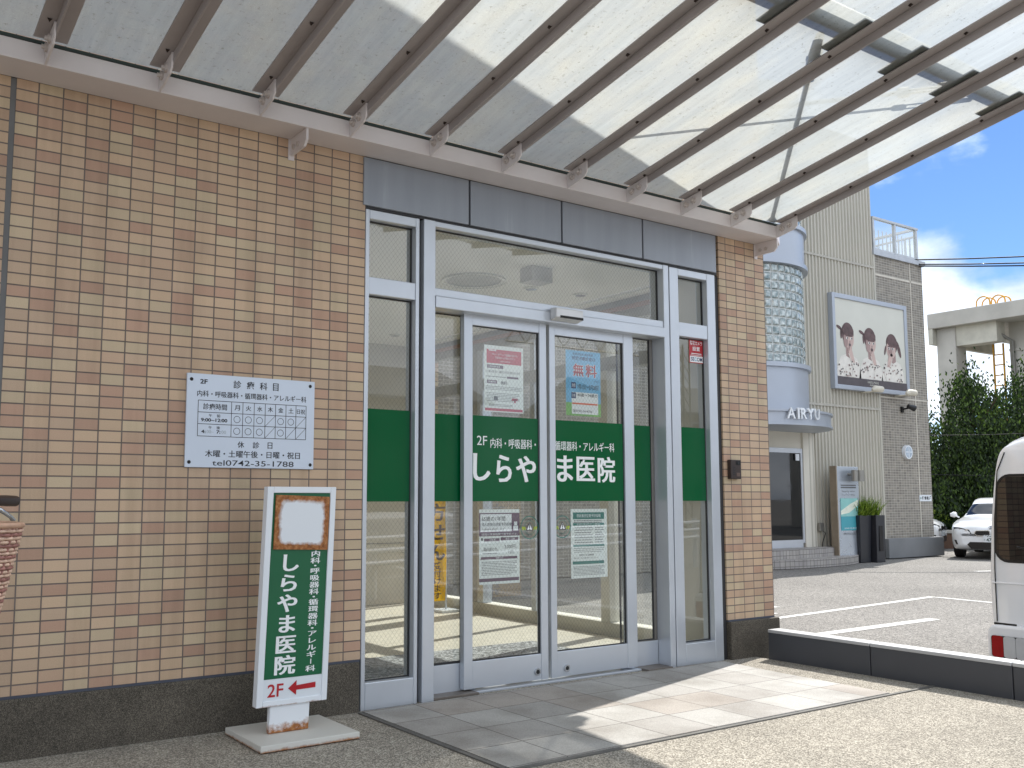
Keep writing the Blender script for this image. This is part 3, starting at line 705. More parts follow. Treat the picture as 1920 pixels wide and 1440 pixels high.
# ================================================================== POSTERS AND STICKERS
GR = mat('grey_ink', sr(96, 98, 102), .6); PINK = mat('crimson_ink', sr(190, 62, 84), .5, 0, .05); PURP = mat('purple_ink', sr(92, 58, 84), .5)
TEAL = mat('teal_ink', sr(20, 116, 106), .5); SKYB = mat('sky_blue_ink', sr(120, 186, 224), .5, 0, .08, 9); GRASS = mat('grass_green_ink', sr(130, 186, 104), .5, 0, .2, 16); NAVY = mat('navy_ink', sr(40, 62, 112), .5); ORNG = mat('orange_ink', sr(226, 110, 70), .5)
INK = [BLACK, GR, PINK, PURP, TEAL, SKYB, GRASS, NAVY, WHITE, RED, ORNG]
class Poster:
    def __init__(s, name, label, x0, x1, z0, z1, y, cat='poster'):
        s.root = thing(name, label, cat, ((x0+x1)/2, y, z0)); s.x0, s.x1, s.z0, s.z1, s.y = x0, x1, z0, z1, y
        B(x0, x1, y, y+.0012, z0, z1).build('paper', PAPER, s.root); s.m = MB()
    def r(s, u0, u1, v0, v1, mi, d=1):
        y = s.y-.0003*d; X = lambda u: s.x0+u*(s.x1-s.x0); Z = lambda v: s.z1-v*(s.z1-s.z0)
        s.m.quad((X(u0), y, Z(v1)), (X(u1), y, Z(v1)), (X(u1), y, Z(v0)), (X(u0), y, Z(v0)), mi)
    def t(s, b, u0, u1, v0, v1, mi=0, h=0., d=2):
        X = lambda u: s.x0+u*(s.x1-s.x0); Z = lambda v: s.z1-v*(s.z1-s.z0)
        s.m.text(b, X(u0), X(u1), Z(v1), Z(v0), s.y-.0003*d, mi, h)
    def lines(s, u0, u1, v0, v1, n, mi=1, w=.012):
        for i in range(n):
            v = v0+(v1-v0)*i/max(1, n-1); e = u1-(random.random()*.2*(u1-u0) if i % 3 == 2 else 0)
            u = u0
            while u < e:
                l = random.uniform(.012, .05); s.r(u, min(e, u+l), v, v+w, mi); u += l+random.uniform(.006, .014)
    def done(s): s.m.build('printing', INK, s.root)
p = Poster('vaccine_poster', 'white poster with crimson heading box and crimson foot strip on the left sliding door', 2.508, 2.788, 1.545, 1.928, .074)
p.r(.06, .95, .06, .27, 2); p.r(.11, .30, .05, .085, 8, 3); p.t('令和6年度', .13, .28, .055, .08, 2, 0, 4); p.t('キャッチアップ接種を受けた', .2, .85, .115, .15, 8); p.t('子宮頸がん予防ワクチン', .27, .78, .165, .2, 8); p.t('2回目以降は', .4, .66, .22, .245, 8)
p.r(.07, .48, .295, .345, 3); p.t('公費接種対象者', .09, .40, .305, .335, 8)
p.t('小学6年生～高校1年生相当の女子', .05, .93, .375, .415, 0); p.lines(.05, .56, .465, .48, 1); p.r(.57, .87, .455, .485, 3)
p.r(.07, .32, .525, .575, 3); p.t('接種費用', .1, .29, .535, .565, 8); p.t('無料', .42, .58, .53, .585, 0, .01); p.lines(.04, .96, .615, .66, 3, 1, .008)
p.lines(.06, .9, .715, .83, 6, 1, .008); p.r(.24, .34, .765, .825, 1); p.r(.70, .85, .78, .82, 2); p.r(.76, .80, .80, .85, 2); p.lines(.12, .72, .885, .905, 2, 1, .008); p.r(.02, .98, .945, .985, 2); p.done()
p = Poster('checkup_poster', 'sky blue poster with big red characters on the right sliding door', 3.112, 3.392, 1.552, 1.952, .074)
p.r(0, 1, 0, .84, 5); p.r(0, 1, .80, 1, 6, 2); p.r(.16, .92, .64, .97, 8, 3); p.t('奈良市国民健康保険', .2, .78, .035, .07, 7, 0, 4); p.t('特定健康診査は', .17, .85, .085, .145, 7, .01, 4)
p.t('無', .19, .52, .195, .40, 8, .05, 4); p.t('料', .55, .90, .195, .40, 8, .05, 4); p.t('無', .2, .51, .20, .395, 9, .02, 5); p.t('料', .56, .89, .20, .395, 9, .02, 5); p.t('です。', .80, .95, .44, .47, 7, 0, 4)
p.r(.15, .28, .49, .585, 7, 4); p.t('期間', .17, .26, .51, .565, 8, 0, 5); p.t('7月1日～2月28日', .32, .93, .515, .59, 0, .01, 4); p.r(.15, .28, .645, .735, 7, 4); p.t('対象', .17, .26, .665, .715, 8, 0, 5); p.t('40歳～74歳の', .32, .90, .65, .705, 0, .008, 4); p.lines(.3, .9, .735, .75, 1, 9, .016); p.r(.17, .90, .80, .825, 10, 4)
p.lines(.2, .75, .86, .875, 1, 0, .012); p.t('☎0742-34-4736', .18, .74, .90, .95, 0, .005, 4); p.done()
p = Poster('pneumonia_poster', 'white poster with purple bands and a figure of 65 low on the left sliding door', 2.472, 2.755, .575, .992, .074)
p.r(.0, 1, .05, .36, 3); p.r(.03, .80, .065, .30, 8, 2); p.t('65歳の1年間', .06, .64, .095, .16, 0, .008, 3); p.t('成人用肺炎球菌予防接種', .06, .80, .18, .225, 0, 0, 3); p.t('の費用を助成します', .06, .62, .255, .285, 1, 0, 3); p.r(.86, .94, .17, .22, 8, 3); p.r(.84, .96, .225, .29, 8, 3)
p.t('接種は医療機関で要予約です。', .06, .95, .32, .35, 8, 0, 3); p.r(.12, .5, .39, .43, 3); p.t('対象者', .25, .40, .397, .423, 8); p.r(.58, .97, .38, .42, 3); p.t('費用・回数', .65, .88, .387, .413, 8)
p.m.disc((2.472+.283*.07, .0735, .992-.417*.40), .008, (0, -1, 0), 14, 1); p.m.disc((2.472+.283*.56, .0735, .992-.417*.40), .011, (0, -1, 0), 14, 3)
p.t('満65歳の方。', .1, .47, .51, .56, 0); p.t('3,000円。', .62, .93, .48, .535, 0); p.t('1回', .72, .84, .56, .60, 0); p.lines(.08, .44, .585, .6, 1); p.r(.04, .94, .635, .67, 3); p.t('接種方法', .40, .58, .64, .665, 8); p.lines(.06, .93, .70, .87, 9, 1, .008); p.r(.0, .98, .92, .965, 3); p.done()
p = Poster('immunisation_poster', 'white leaflet with teal headings low on the right sliding door', 3.140, 3.430, .578, .990, .074)
p.r(.06, .92, .05, .15, 4); p.t('帯状疱疹定期予防接種', .16, .82, .075, .125, 8); p.lines(.08, .86, .165, .19, 2); p.r(.06, .92, .205, .24, 4); p.t('令和7年4月から開始', .15, .8, .21, .235, 8)
p.lines(.1, .60, .265, .48, 7, 1, .012); p.lines(.66, .9, .265, .48, 7, 1, .012); p.r(.06, .92, .515, .545, 4); p.lines(.08, .9, .57, .62, 3, 1, .007); p.t('接種できる 医療機関', .22, .62, .655, .68, 0); p.t('予約のうえお出かけください', .06, .72, .70, .72, 0); p.r(.04, .90, .755, .80, 4); p.lines(.06, .92, .83, .95, 7, 1, .008); p.done()
def door_sticker(x, z, label):
    t = thing('door_sticker', label, 'sticker', (x, .0655, z), group='round automatic door stickers')
    m = MB(); r = .066; y = .0655
    m.disc((x, y, z), r, (0, -1, 0), 40, 0, r*.94); m.disc((x, y-.0003, z), r*.6, (0, -1, 0), 40, 0, r*.57)
    m.build('ring', TEAL, t)
    m = MB(); h = .034
    m.add([(x-h*.75, y, z-h*.5), (x+h*.75, y, z-h*.5), (x, y, z+h*.9)], [(0, 1, 2)], 0)
    q = .75; m.add([(x-h*.75*q, y-.0004, z-h*.5+.004), (x+h*.75*q, y-.0004, z-h*.5+.004), (x, y-.0004, z+h*.9*q)], [(0, 1, 2)], 1)
    m.box(x-.003, x+.003, y-.0009, y-.0008, z-.004, z+.018, 0); m.box(x-.003, x+.003, y-.0009, y-.0008, z-.013, z-.007, 0)
    for s in (-1, 1):
        for k in range(2): m.prism([(x+s*(.028+k*.014), z-.014), (x+s*(.036+k*.014), z-.014), (x+s*(.044+k*.012), z+.004), (x+s*(.034+k*.012), z+.006)], 'y', y-.0003, y, 2)
    m.text('自動ドア', x-.022, x+.022, z-.051, z-.036, y-.0003, 0); m.text('AUTOMATIC DOOR', x-.030, x+.030, z+.042, z+.049, y-.0003, 0)
    m.build('warning_mark', [BLACK, WHITE, mat('lime_ink', sr(176, 196, 60), .5)], t)
door_sticker(2.822, .886, 'round warning sticker with triangle right of the purple poster')
door_sticker(3.068, .886, 'round warning sticker with triangle left of the teal leaflet')
t = thing('security_sticker', 'small red and white security camera sticker on the right side pane', 'sticker', (4.20, .04, 1.955))
B(4.155, 4.29, .0405, .0415, 1.952, 2.114).build('film', RED, t); 
m = MB(); y = .040
m.text('防犯カメラ', 4.165, 4.28, 2.072, 2.102, y, 0, .01); m.text('設置', 4.187, 4.258, 2.034, 2.063, y, 0, .01); m.box(4.175, 4.272, y-.0001, y, 2.013, 2.018, 0); m.box(4.168, 4.278, y-.0001, y, 2.003, 2.006, 0)
m.box(4.161, 4.284, y-.0002, y, 1.957, 1.998, 0); m.text('SE', 4.168, 4.202, 1.965, 1.991, y-.0006, 1, .02); m.text('C', 4.205, 4.223, 1.965, 1.991, y-.0006, 2, .02); m.text('OM', 4.226, 4.279, 1.965, 1.991, y-.0006, 1, .02)
m.build('printing', [WHITE, NAVY, mat('cyan_ink', sr(30, 150, 190), .5)], t)
# yellow banner inside the lobby
t = thing('pharmacy_banner', 'yellow vertical cloth banner inside the lobby behind the left pane', 'banner', (4.1, 3.32, 0))
def ycloth():
    m = NT('yellow_cloth'); c = sr(255, 200, 0); d = m.n('ShaderNodeBsdfDiffuse'); d.inputs[0].default_value = c; t_ = m.n('ShaderNodeBsdfTranslucent'); t_.inputs[0].default_value = c
    x = m.n('ShaderNodeMixShader', i0=.55); m.l(d.outputs[0], x.inputs[1]); m.l(t_.outputs[0], x.inputs[2]); m.l(x.outputs[0], m.out.inputs[0]); return m.m
YELB = ycloth()
m = MB(); n = 14
vs = []; 
for i in range(n+1):
    for j in range(2): vs.append((3.93+.43*j, 3.32+.012*sin(i*.9+j*2), .10+1.72*i/n))
m.add(vs, [(2*i, 2*i+1, 2*i+3, 2*i+2) for i in range(n)]); m.build('cloth', YELB, t, smooth=True)
m = MB(); m.vtext('処方せん', 4.24, 1.20, .20, .17, .185, 3.295, 0, .02, .03); m.vtext('受付けます', 4.25, .46, .09, .07, .068, 3.295, 0, .02); m.build('lettering', mat('brown_ink', sr(92, 64, 14), .7), t)
m = MB(); m.tube([(4.372, 3.335, 0), (4.372, 3.335, 1.86)], .009, 8); m.tube([(3.93, 3.335, 1.83), (4.38, 3.335, 1.83)], .006, 6); m.box(4.27, 4.47, 3.24, 3.44, 0, .02); m.build('pole', SIGNW, t)
# intercom
t = thing('intercom', 'dark brown intercom box on the narrow tiled pier', 'intercom', (4.5, -.02, 1.18))
B(4.452, 4.553, -.034, -.001, 1.182, 1.311).build('housing', BLACKP, t, .004)
m = MB(); m.box(4.50, 4.545, -.0355, -.033, 1.275, 1.303, 0); m.tube([(4.522, -.0345, 1.29), (4.522, -.038, 1.29)], .009, 14, 1); m.box(4.505, 4.54, -.0355, -.033, 1.20, 1.225, 2)
for i in range(5): m.box(4.468, 4.493, -.0352, -.034, 1.21+i*.012, 1.215+i*.012, 1)
m.build('camera_and_button', [RUBBER, BLACK, mat('brown_button', sr(96, 78, 70), .4)], t)

# ================================================================== LOW WALL
t = thing('low_boundary_wall', 'low dark grey panelled wall with pale cap between forecourt and car park', 'wall', (4.7, -2, 0))
for y0, y1 in ((-.87, -.13), (-1.70, -.876), (-2.56, -1.706), (-3.42, -2.566), (-4.28, -3.426)):
    zt = .172
    B(4.66, 4.76, y0, y1, LOT+.02, zt).build('panel', CURB, t, .003)
    B(4.655, 4.768, y0+.002, y1-.001, zt, zt+.02).build('cap', CURBT, t, .003)

# ================================================================== BICYCLE
bk = thing('bicycle', 'bicycle with a brown wicker front basket parked nose out by the tiled wall', 'bicycle', (-.395, -1.0, 0), 0)
XC = -.395
FR = mat('bike_frame', sr(92, 40, 44), .3, .3)
def wheel(y, z=.33, r=.33):
    m = MB(); n = 40
    pts = [(XC, y+cos(2*pi*k/n)*(r-.017), z+sin(2*pi*k/n)*(r-.017)) for k in range(n+1)]; m.tube(pts, .017, 8, 0, False)
    pts = [(XC, y+cos(2*pi*k/n)*(r-.042), z+sin(2*pi*k/n)*(r-.042)) for k in range(n+1)]; m.tube(pts, .009, 6, 1, False)
    for k in range(14):
        a = 2*pi*k/14; m.tube([(XC+.02*(-1)**k, y, z), (XC, y+cos(a)*(r-.045), z+sin(a)*(r-.045))], .0014, 4, 1, False)
    m.tube([(XC-.05, y, z), (XC+.05, y, z)], .02, 10, 1); m.build('wheel', [TYRE, CHROME], bk)
wheel(-1.72); wheel(-.52)
m = MB()
m.tube([(XC, -1.40, .92), (XC, -1.47, .68), (XC, -1.52, .62)], .016, 10); m.tube([(XC, -1.47, .68), (XC, -1.2, .38), (XC, -.98, .30)], .02, 10); m.tube([(XC, -.98, .30), (XC, -.82, .78)], .016, 10)
for s in (-1, 1): m.tube([(XC+.05*s, -.98, .30), (XC+.06*s, -.52, .33)], .01, 8); m.tube([(XC+.05*s, -1.50, .64), (XC+.05*s, -1.62, .48), (XC+.05*s, -1.72, .33)], .012, 8)
m.build('frame', FR, bk)
m = MB(); pts = []
for i in range(13):
    a = -1+2*i/12; pts.append((XC+.27*a, -1.40+.20*(abs(a)**1.6), 1.0+.045*min(1, abs(a)*1.4)))
m.tube(pts, .011, 10); m.tube([(XC, -1.40, .92), (XC, -1.40, 1.0)], .013, 10); hb = m.build('handlebar', CHROME, bk)
for s in (-1, 1):
    a, b = Vector((XC+.215*s, -1.27, 1.048)), Vector((XC+.285*s, -1.175, 1.046))
    m = MB(); m.tube([a, a*.5+b*.5, b], [.0145, .017, .0165], 12); m.tube([b, b+(b-a).normalized()*.008], [.0165, .009], 12); m.build('grip', BLACKP, hb)
    m = MB(); m.tube([(XC+.19*s, -1.31, 1.035), (XC+.225*s, -1.305, 1.022), (XC+.262*s, -1.255, 1.000), (XC+.272*s, -1.235, .990)], [.006, .007, .006, .008], 8); m.build('brake_lever', CHROME, hb)
m = MB(); m.prism([(-.98, .80), (-.72, .82), (-.60, .84), (-.60, .88), (-.74, .87), (-.98, .84)], 'x', XC-.03, XC+.03); m.prism([(XC-.03, -.8), (XC+.03, -.8), (XC+.1, -.62), (XC+.04, -.58), (XC-.04, -.58), (XC-.1, -.62)], 'z', .84, .885); m.build('saddle', RUBBER, bk, .012)
# woven basket, tapering to the bottom
WK = mat('wicker_light', sr(204, 172, 150), .5, 0, .12, 60); WK2 = mat('wicker_dark', sr(150, 104, 94), .5, 0, .2, 60); WK3 = mat('wicker_rim', sr(176, 140, 116), .5, 0, .15, 60)
m = MB(); by0, by1 = -1.86, -1.545; zt, z0 = .985, .70
def ring(z, k=1.):
    f = (z-z0)/(zt-z0); hx = .148+.058*f; hy = .10+.052*f; cy = (by0+by1)/2; P = []
    for i in range(48):
        a = 2*pi*i/48; c, s_ = cos(a), sin(a); e = .45
        P.append((XC+hx*math.copysign(abs(c)**e, c), cy+hy*math.copysign(abs(s_)**e, s_), z))
    return P
nr = 32
for r in range(nr):
    P = ring(z0+(zt-z0)*r/nr); Q = []
    for i, q in enumerate(P):
        o = .0035 if (i+r) % 2 else -.0035; d = Vector((q[0]-XC, q[1]-(by0+by1)/2, 0)).normalized(); Q.append(Vector(q)+d*o)
    m.tube(Q+[Q[0]], .0042, 5, 0 if r % 3 else 1, False)
for i in range(0, 48, 2): m.tube([ring(z0)[i], ring(zt)[i]], .0032, 5, 1, False)
P = ring(zt+.004); m.tube(P+[P[0]], .007, 8, 2, False)
m.add(ring(z0), [tuple(range(48))], 1)
m.build('basket', [WK, WK2, WK3], bk)

# ================================================================== VEHICLES
def catmull(P, n):
    out = []
    for i in range(len(P)-1):
        p0, p1, p2, p3 = P[max(i-1, 0)], P[i], P[i+1], P[min(i+2, len(P)-1)]
        for k in range(n):
            t = k/n
            out.append(tuple(.5*((2*b)+(-a+c)*t+(2*a-5*b+4*c-d)*t*t+(-a+3*b-3*c+d)*t**3) for a, b, c, d in zip(p0, p1, p2, p3)))
    out.append(tuple(P[-1])); return out
def loft(stations, nu=4, nv=4):
    """stations: [(x, [(y,z)...half profile bottom->top])] -> grid rows"""
    prof = [[(x,)+p for p in catmull(pr, nv)] for x, pr in stations]
    cols = list(zip(*prof)); cols = [catmull(c, nu) for c in cols]
    return [list(r) for r in zip(*cols)]
def add_loft(m, g, sel, mi=0, off=0.):
    R, N = len(g), len(g[0])
    for s in (1, -1):
        for i in range(R-1):
            for j in range(N-1):
                if not sel(i, j): continue
                q = [g[i][j], g[i+1][j], g[i+1][j+1], g[i][j+1]]
                q = [(a, s*b, c) for a, b, c in q]
                if s < 0: q = q[::-1]
                m.add(q, [(0, 1, 2, 3)], mi, True)
def weld(o):
    bm = bmesh.new(); bm.from_mesh(o.data); bmesh.ops.remove_doubles(bm, verts=bm.verts, dist=.0008); bmesh.ops.recalc_face_normals(bm, faces=bm.faces); bm.to_mesh(o.data); bm.free(); return o
def car_wheel(root, x, y, r, w=.2):
    s = 1 if y > 0 else -1
    m = MB(); m.tube([(x, y-s*w, r), (x, y-s*w*.9, r), (x, y-s*.02, r), (x, y, r)], [r*.93, r, r, r*.94], 30); o = m.build('wheel', TYRE, root, local=True)
    m = MB(); m.tube([(x, y-s*.01, r), (x, y+s*.004, r)], r*.66, 26, 0)
    for k in range(5):
        a = 2*pi*k/5; m.tube([(x, y+s*.012, r), (x+cos(a)*r*.62, y+s*.006, r+sin(a)*r*.62)], [.035, .022], 6, 1)
    m.build('rim', [CARB, CHROME], o, local=True)

# ---- white saloon (front towards the camera)
sal = thing('saloon_car', 'white saloon car with black twin grille facing the camera beyond the grey brick wall', 'car', (23.88, 7.98, LOT), math.atan2(-.34, -.94))
def sprof(w, zb_, belt, tw, zt_, sh=.0):
    mid = belt+(zt_-belt)*.55
    return [(0, zb_), (w*.82, zb_), (w*.97, zb_+.09), (w, zb_+.26), (w*.985, belt-.03), (w*.93+.0, belt+.02), (tw+(w*.93-tw)*.35, mid), (tw, zt_-.035), (tw*.6, zt_-.004), (0, zt_)]
S = [(-2.28, sprof(.66, .34, .86, .56, .96)), (-2.2, sprof(.80, .26, .90, .62, 1.02)), (-1.85, sprof(.89, .2, .92, .64, 1.08)), (-1.35, sprof(.90, .19, .92, .60, 1.28)), (-.7, sprof(.91, .19, .91, .58, 1.40)),
     (0, sprof(.91, .19, .90, .60, 1.41)), (.5, sprof(.91, .19, .89, .62, 1.28)), (1.0, sprof(.91, .19, .87, .70, 1.02)), (1.35, sprof(.90, .19, .84, .74, .955)), (1.85, sprof(.885, .2, .78, .70, .89)), (2.15, sprof(.82, .23, .70, .60, .80)), (2.27, sprof(.72, .28, .62, .50, .72)), (2.31, sprof(.62, .33, .56, .42, .66))]
g = loft(S)
def is_glass(i, j):
    # windscreen rows, side glass columns
    return (9*1 <= 0)
def glassy(i, j):
    a, b = i/4, j/4
    if 5.9 <= a < 7.0 and b >= 6.8: return True           # windscreen
    if 2.1 <= a < 3.4 and b >= 6.8: return True           # rear window
    if 2.6 <= a < 6.7 and 5.3 <= b < 6.8: return True      # side glass
    return False
m = MB(); add_loft(m, g, lambda i, j: not glassy(i, j))
for row in (g[0], g[-1]):
    ringv = [(a, b, c) for a, b, c in row]+[(a, -b, c) for a, b, c in row[-2:0:-1]]; m.add(ringv, [tuple(range(len(ringv)))])
weld(m.build('body', CARW, sal, local=True))
m = MB(); add_loft(m, g, glassy); weld(m.build('windows', CARG, sal, local=True))
for x in (1.38, -1.42):
    for s in (1, -1): car_wheel(sal, x, s*.90, .325)
fx = 2.315
for s in (1, -1):
    m = MB(); m.xf = lambda q: q
    # kidney grille half: frame, dark mesh with bars
    kp = [(.02*s, .52), (.30*s, .545), (.345*s, .60), (.31*s, .665), (.05*s, .675), (.02*s, .65)]
    m.prism(kp, 'x', fx-.06, fx+.012, 0); k2 = [(p0*.94+.012*s, .6+(z-.6)*.78) for p0, z in kp]; m.prism(k2, 'x', fx-.05, fx+.016, 1)
    for i in range(8): yy = s*(.05+.033*i); m.box(fx+.015, fx+.024, yy-.005, yy+.005, .545, .65, 2)
    m.build('grille', [CHROME, CARB, CARB], sal, local=True)
    hp = [(.40*s, .585), (.62*s, .60), (.78*s, .66), (.80*s, .735), (.66*s, .725), (.45*s, .675)]
    m = MB(); vs = [];
    def hx(y): return 2.315-.42*max(0, abs(y)-.36)**1.25
    n = len(hp); a = [(hx(y)+.012, y, z) for y, z in hp]; b = [(hx(y)-.12, y, z) for y, z in hp]
    m.add(a+b, [tuple(range(n)), tuple(range(n, 2*n))[::-1]]+[(i, (i+1) % n, n+(i+1) % n, n+i) for i in range(n)], 0)
    for yc in (.50, .64): m.disc((hx(yc)+.016, s*yc, .655), .042, (1, 0, 0), 16, 1); m.disc((hx(yc)+.018, s*yc, .655), .03, (1, 0, 0), 16, 2)
    m.build('headlight', [mat('headlight_dark', sr(80, 84, 90), .1, .4), CHROME, LAMPW], sal, local=True)
    m = MB(); m.prism([(.50*s, .30), (.74*s, .34), (.78*s, .44), (.62*s, .42)], 'x', 2.10, 2.262, 0); m.tube([(2.255, s*.64, .37), (2.272, s*.64, .37)], .05, 14, 1); m.build('fog_lamp', [CARB, LAMPW], sal, local=True)
    m = MB(); m.tube([(.78, s*.88, .93), (.80, s*.98, .985)], .02, 6, 0); m.tube([(.77, s*.94, 1.0), (.76, s*1.0, 1.0), (.78, s*1.08, .99)], [.05, .075, .04], 10, 0); m.build('door_mirror', CARW, sal, local=True)
m = MB(); m.prism([(-.42, .24), (.42, .24), (.5, .34), (.44, .40), (-.44, .40), (-.5, .34)], 'x', 2.15, 2.322); m.build('lower_grille', CARB, sal, local=True)
pl = MB().box(2.318, 2.335, -.165, .165, .40, .565).build('number_plate', SIGNW, sal, .004, local=True)
m = MB(); m.xf = lambda q: Vector((2.3353+.0002, q.x, q.z)); m.text('47-10', -.10, .14, .418, .495, 0, 0, .03); m.text('奈良 300', -.09, .09, .515, .545, 0, 0, .01); m.text('な', -.15, -.12, .44, .475, 0, 0); m.build('plate_lettering', mat('plate_green_ink', sr(24, 60, 44), .5), pl, local=True)
m = MB(); c = Vector((2.285, 0, .735)); nn = Vector((.75, 0, .66)).normalized(); m.disc(c+nn*.012, .042, nn, 24, 0); m.disc(c+nn*.014, .034, nn, 24, 1)
a1 = nn.orthogonal().normalized(); b1 = nn.cross(a1)
for q in (0, 2):
    P = [c+nn*.0155]+[c+nn*.0155+(a1*cos(q*pi/2+k*pi/12)+b1*sin(q*pi/2+k*pi/12))*.028 for k in range(7)]; m.add(P, [tuple(range(8))], 2)
m.build('roundel', [CARB, WHITE, NAVY], sal, local=True)

sal2 = copy_tree(sal); sal2.location = (11.8, -18.3, LOT); sal2.rotation_euler = (0, 0, radians(200))
tag(sal2, 'white saloon car parked beyond the cable fence, seen mirrored in the entrance glass', 'car')

# ---- white van, rear towards the camera
van = thing('white_van', 'white high roofed van parked with its rear to the low wall', 'van', (6.52, -1.36, LOT), 0)
def vprof(k=1., z0=.30, zt_=1.885, dz=0.):
    return [(0, z0), (.64*k, z0), (.71*k, z0+.04), (.735*k, .55), (.735*k, .80), (.722*k, 1.05), (.70*k, 1.30), (.655*k, 1.62), (.60*k, 1.76), (.48*k, zt_-.035), (.25*k, zt_-.006), (0, zt_)]
S = [(0.0, vprof(.955, .33, 1.80)), (.012, vprof(.975, .315, 1.83)), (.05, vprof(.99, .305, 1.86)), (.14, vprof(1, .30, 1.88)), (.8, vprof(1.003, .30, 1.89)), (1.8, vprof(1.003, .30, 1.89)), (2.55, vprof(1, .30, 1.87)), (2.85, vprof(.99, .30, 1.70)), (3.15, vprof(.98, .30, 1.25)), (3.32, vprof(.95, .32, .98)), (3.38, vprof(.90, .35, .85))]
g = loft(S, 4, 4)
m = MB(); gl = lambda i, j: (i/4 >= 6.9 and i/4 < 8.2 and j/4 >= 8) or (1.2*4 <= i < 6.6*4 and 5.4 <= j/4 < 7.2 and (i % 9) > 0)
add_loft(m, g, lambda i, j: not gl(i, j))
row = g[0]; c0 = [(a, b, c) for a, b, c in row]+[(a, -b, c) for a, b, c in row[-2:0:-1]]
c1 = [(a-.010, b*.95, 1.05+(c-1.05)*.965) for a, b, c in c0]; c2 = [(a-.013, b*.7, 1.05+(c-1.05)*.8) for a, b, c in c0]
n = len(c0); m.add(c0+c1+c2, [(k, n+k, n+(k+1) % n, (k+1) % n) for k in range(n)]+[(n+k, 2*n+k, 2*n+(k+1) % n, n+(k+1) % n) for k in range(n)]+[tuple(range(2*n, 3*n))], 0, True)
weld(m.build('body', CARW, van, local=True))
m = MB(); add_loft(m, g, gl); weld(m.build('side_windows', CARG, van, local=True))
def rrect(y0, y1, z0, z1, r, tap=0.):
    P = []
    for (cy, cz, a0) in ((y1-r, z1-r, 0), (y0+r, z1-r, 90), (y0+r, z0+r, 180), (y1-r, z0+r, 270)):
        for k in range(6): a = radians(a0+18*k); P.append((cy+r*cos(a), cz+r*sin(a)))
    return [(y*(1-tap*(z-z0)), z) for y, z in P]
for s_ in (1, -1):
    m = MB(); P = [(s_*.675, .52), (s_*.672, .9), (s_*.655, 1.25), (s_*.618, 1.6), (s_*.56, 1.735)]
    m.tube([(-.0145+.003*(i == 4), y, z) for i, (y, z) in enumerate(P)], .004, 6); m.build('tailgate_seam', CARB, van, local=True)
m = MB(); m.tube([(-.028, .05, .975), (-.034, .30, 1.02), (-.03, .50, 1.06)], .008, 6); m.tube([(-.015, .05, .975), (-.04, .05, .975)], .018, 10); m.build('wiper', CARB, van, local=True)
m = MB(); m.box(-.03, -.012, -.30, .30, .84, .90); m.build('tailgate_garnish', CHROME, van, .006, local=True)
rw = MB().prism(rrect(-.655, .655, .96, 1.56, .09, .10), 'x', -.022, .0).build('rear_window', CARG, van, .004, local=True)
MB().prism(rrect(-.672, .672, .943, 1.578, .10, .10), 'x', -.017, .0).build('window_seal', CARB, van, .003, local=True)
m = MB(); m.prism(rrect(-.735, .735, .20, .50, .07), 'x', -.055, .25); m.build('bumper', CARW, van, .02, local=True)
B(-.012, .1, -.70, .70, .498, .512).build('tailgate_gap', CARB, van, local=True)
m = MB(); m.prism([(-.70, .79), (.70, .79), (.70, .803), (-.70, .803)], 'x', -.018, 0); m.build('tailgate_crease', CARW, van, .004, local=True)
for s in (1, -1):
    m = MB(); o_ = lambda y0, y1: rrect(min(s*y0, s*y1), max(s*y0, s*y1), .275, .425, .018)
    m.prism(o_(.43, .70), 'x', -.064, -.03, 0); m.prism(o_(.615, .695), 'x', -.068, -.03, 1); m.prism(o_(.53, .612), 'x', -.068, -.03, 2); m.prism(o_(.44, .527), 'x', -.068, -.03, 2)
    m.build('tail_lamp', [CARB, LAMPR, LAMPW], van, local=True)
    for x in (.55, 2.72): car_wheel(van, x, s*.70, .28, .16)
    m = MB(); m.tube([(2.62, s*.70, 1.1), (2.64, s*.86, 1.12)], .02, 6); m.box(2.6, 2.68, s*.86-.05, s*.86+.05, 1.02, 1.25); m.build('door_mirror', CARW, van, .02, local=True)
m = MB(); m.xf = lambda q: q; m.box(-.022, -.01, -.165, .165, .62, .785, 0); m.build('number_plate', SIGNW, van, .004, local=True)

# ================================================================== SALON BUILDING
sb = thing('salon_building', 'cream corrugated and grey brick salon building with a curved glass block bay', 'building', (18, 8.8, LOT))
YN = 8.8
m = MB(); prof = []
x = 17.25; dp = .032
while x < 19.98:
    prof += [(x, YN), (x+.055, YN), (x+.068, YN-dp), (x+.107, YN-dp)]; x += .12
vs = []
for z in (LOT+.02, 9.6): vs += [(a, b, z) for a, b in prof]
n = len(prof); m.add(vs, [(i, i+1, n+i+1, n+i) for i in range(n-1)]); m.build('corrugated_wall', CORR, sb)
m = MB()
JS = mat('joint_shade', sr(176, 172, 162), .6)
for z in (3.1, 6.49): B(17.25, 20.0, YN-dp-.012, YN+.02, z, z+.05).build('cladding_joint', JS, sb)
m = MB(); m.box(20.0, 20.07, YN-.045, YN+.3, LOT+.02, 6.84); m.build('corner_trim', CORR, sb)
m = MB(); m.box(20.07, 22.1, YN-.02, YN+9, .12, 6.84); m.build('brick_wall', BRICK, sb)
m = MB(); m.box(21.55, 21.58, YN-.026, YN, .12, 6.84); m.box(20.07, 22.1, YN-.026, YN, 6.35, 6.40); m.box(20.07, 22.11, YN-.027, YN, 3.42, 3.45); m.build('pale_joint', mat('pale_joint_fill', sr(206, 200, 188), .7), sb)
m = MB(); m.box(20.0, 22.32, YN-.14, YN+9, LOT+.02, .12); m.build('plinth', CONCD, sb, .01)
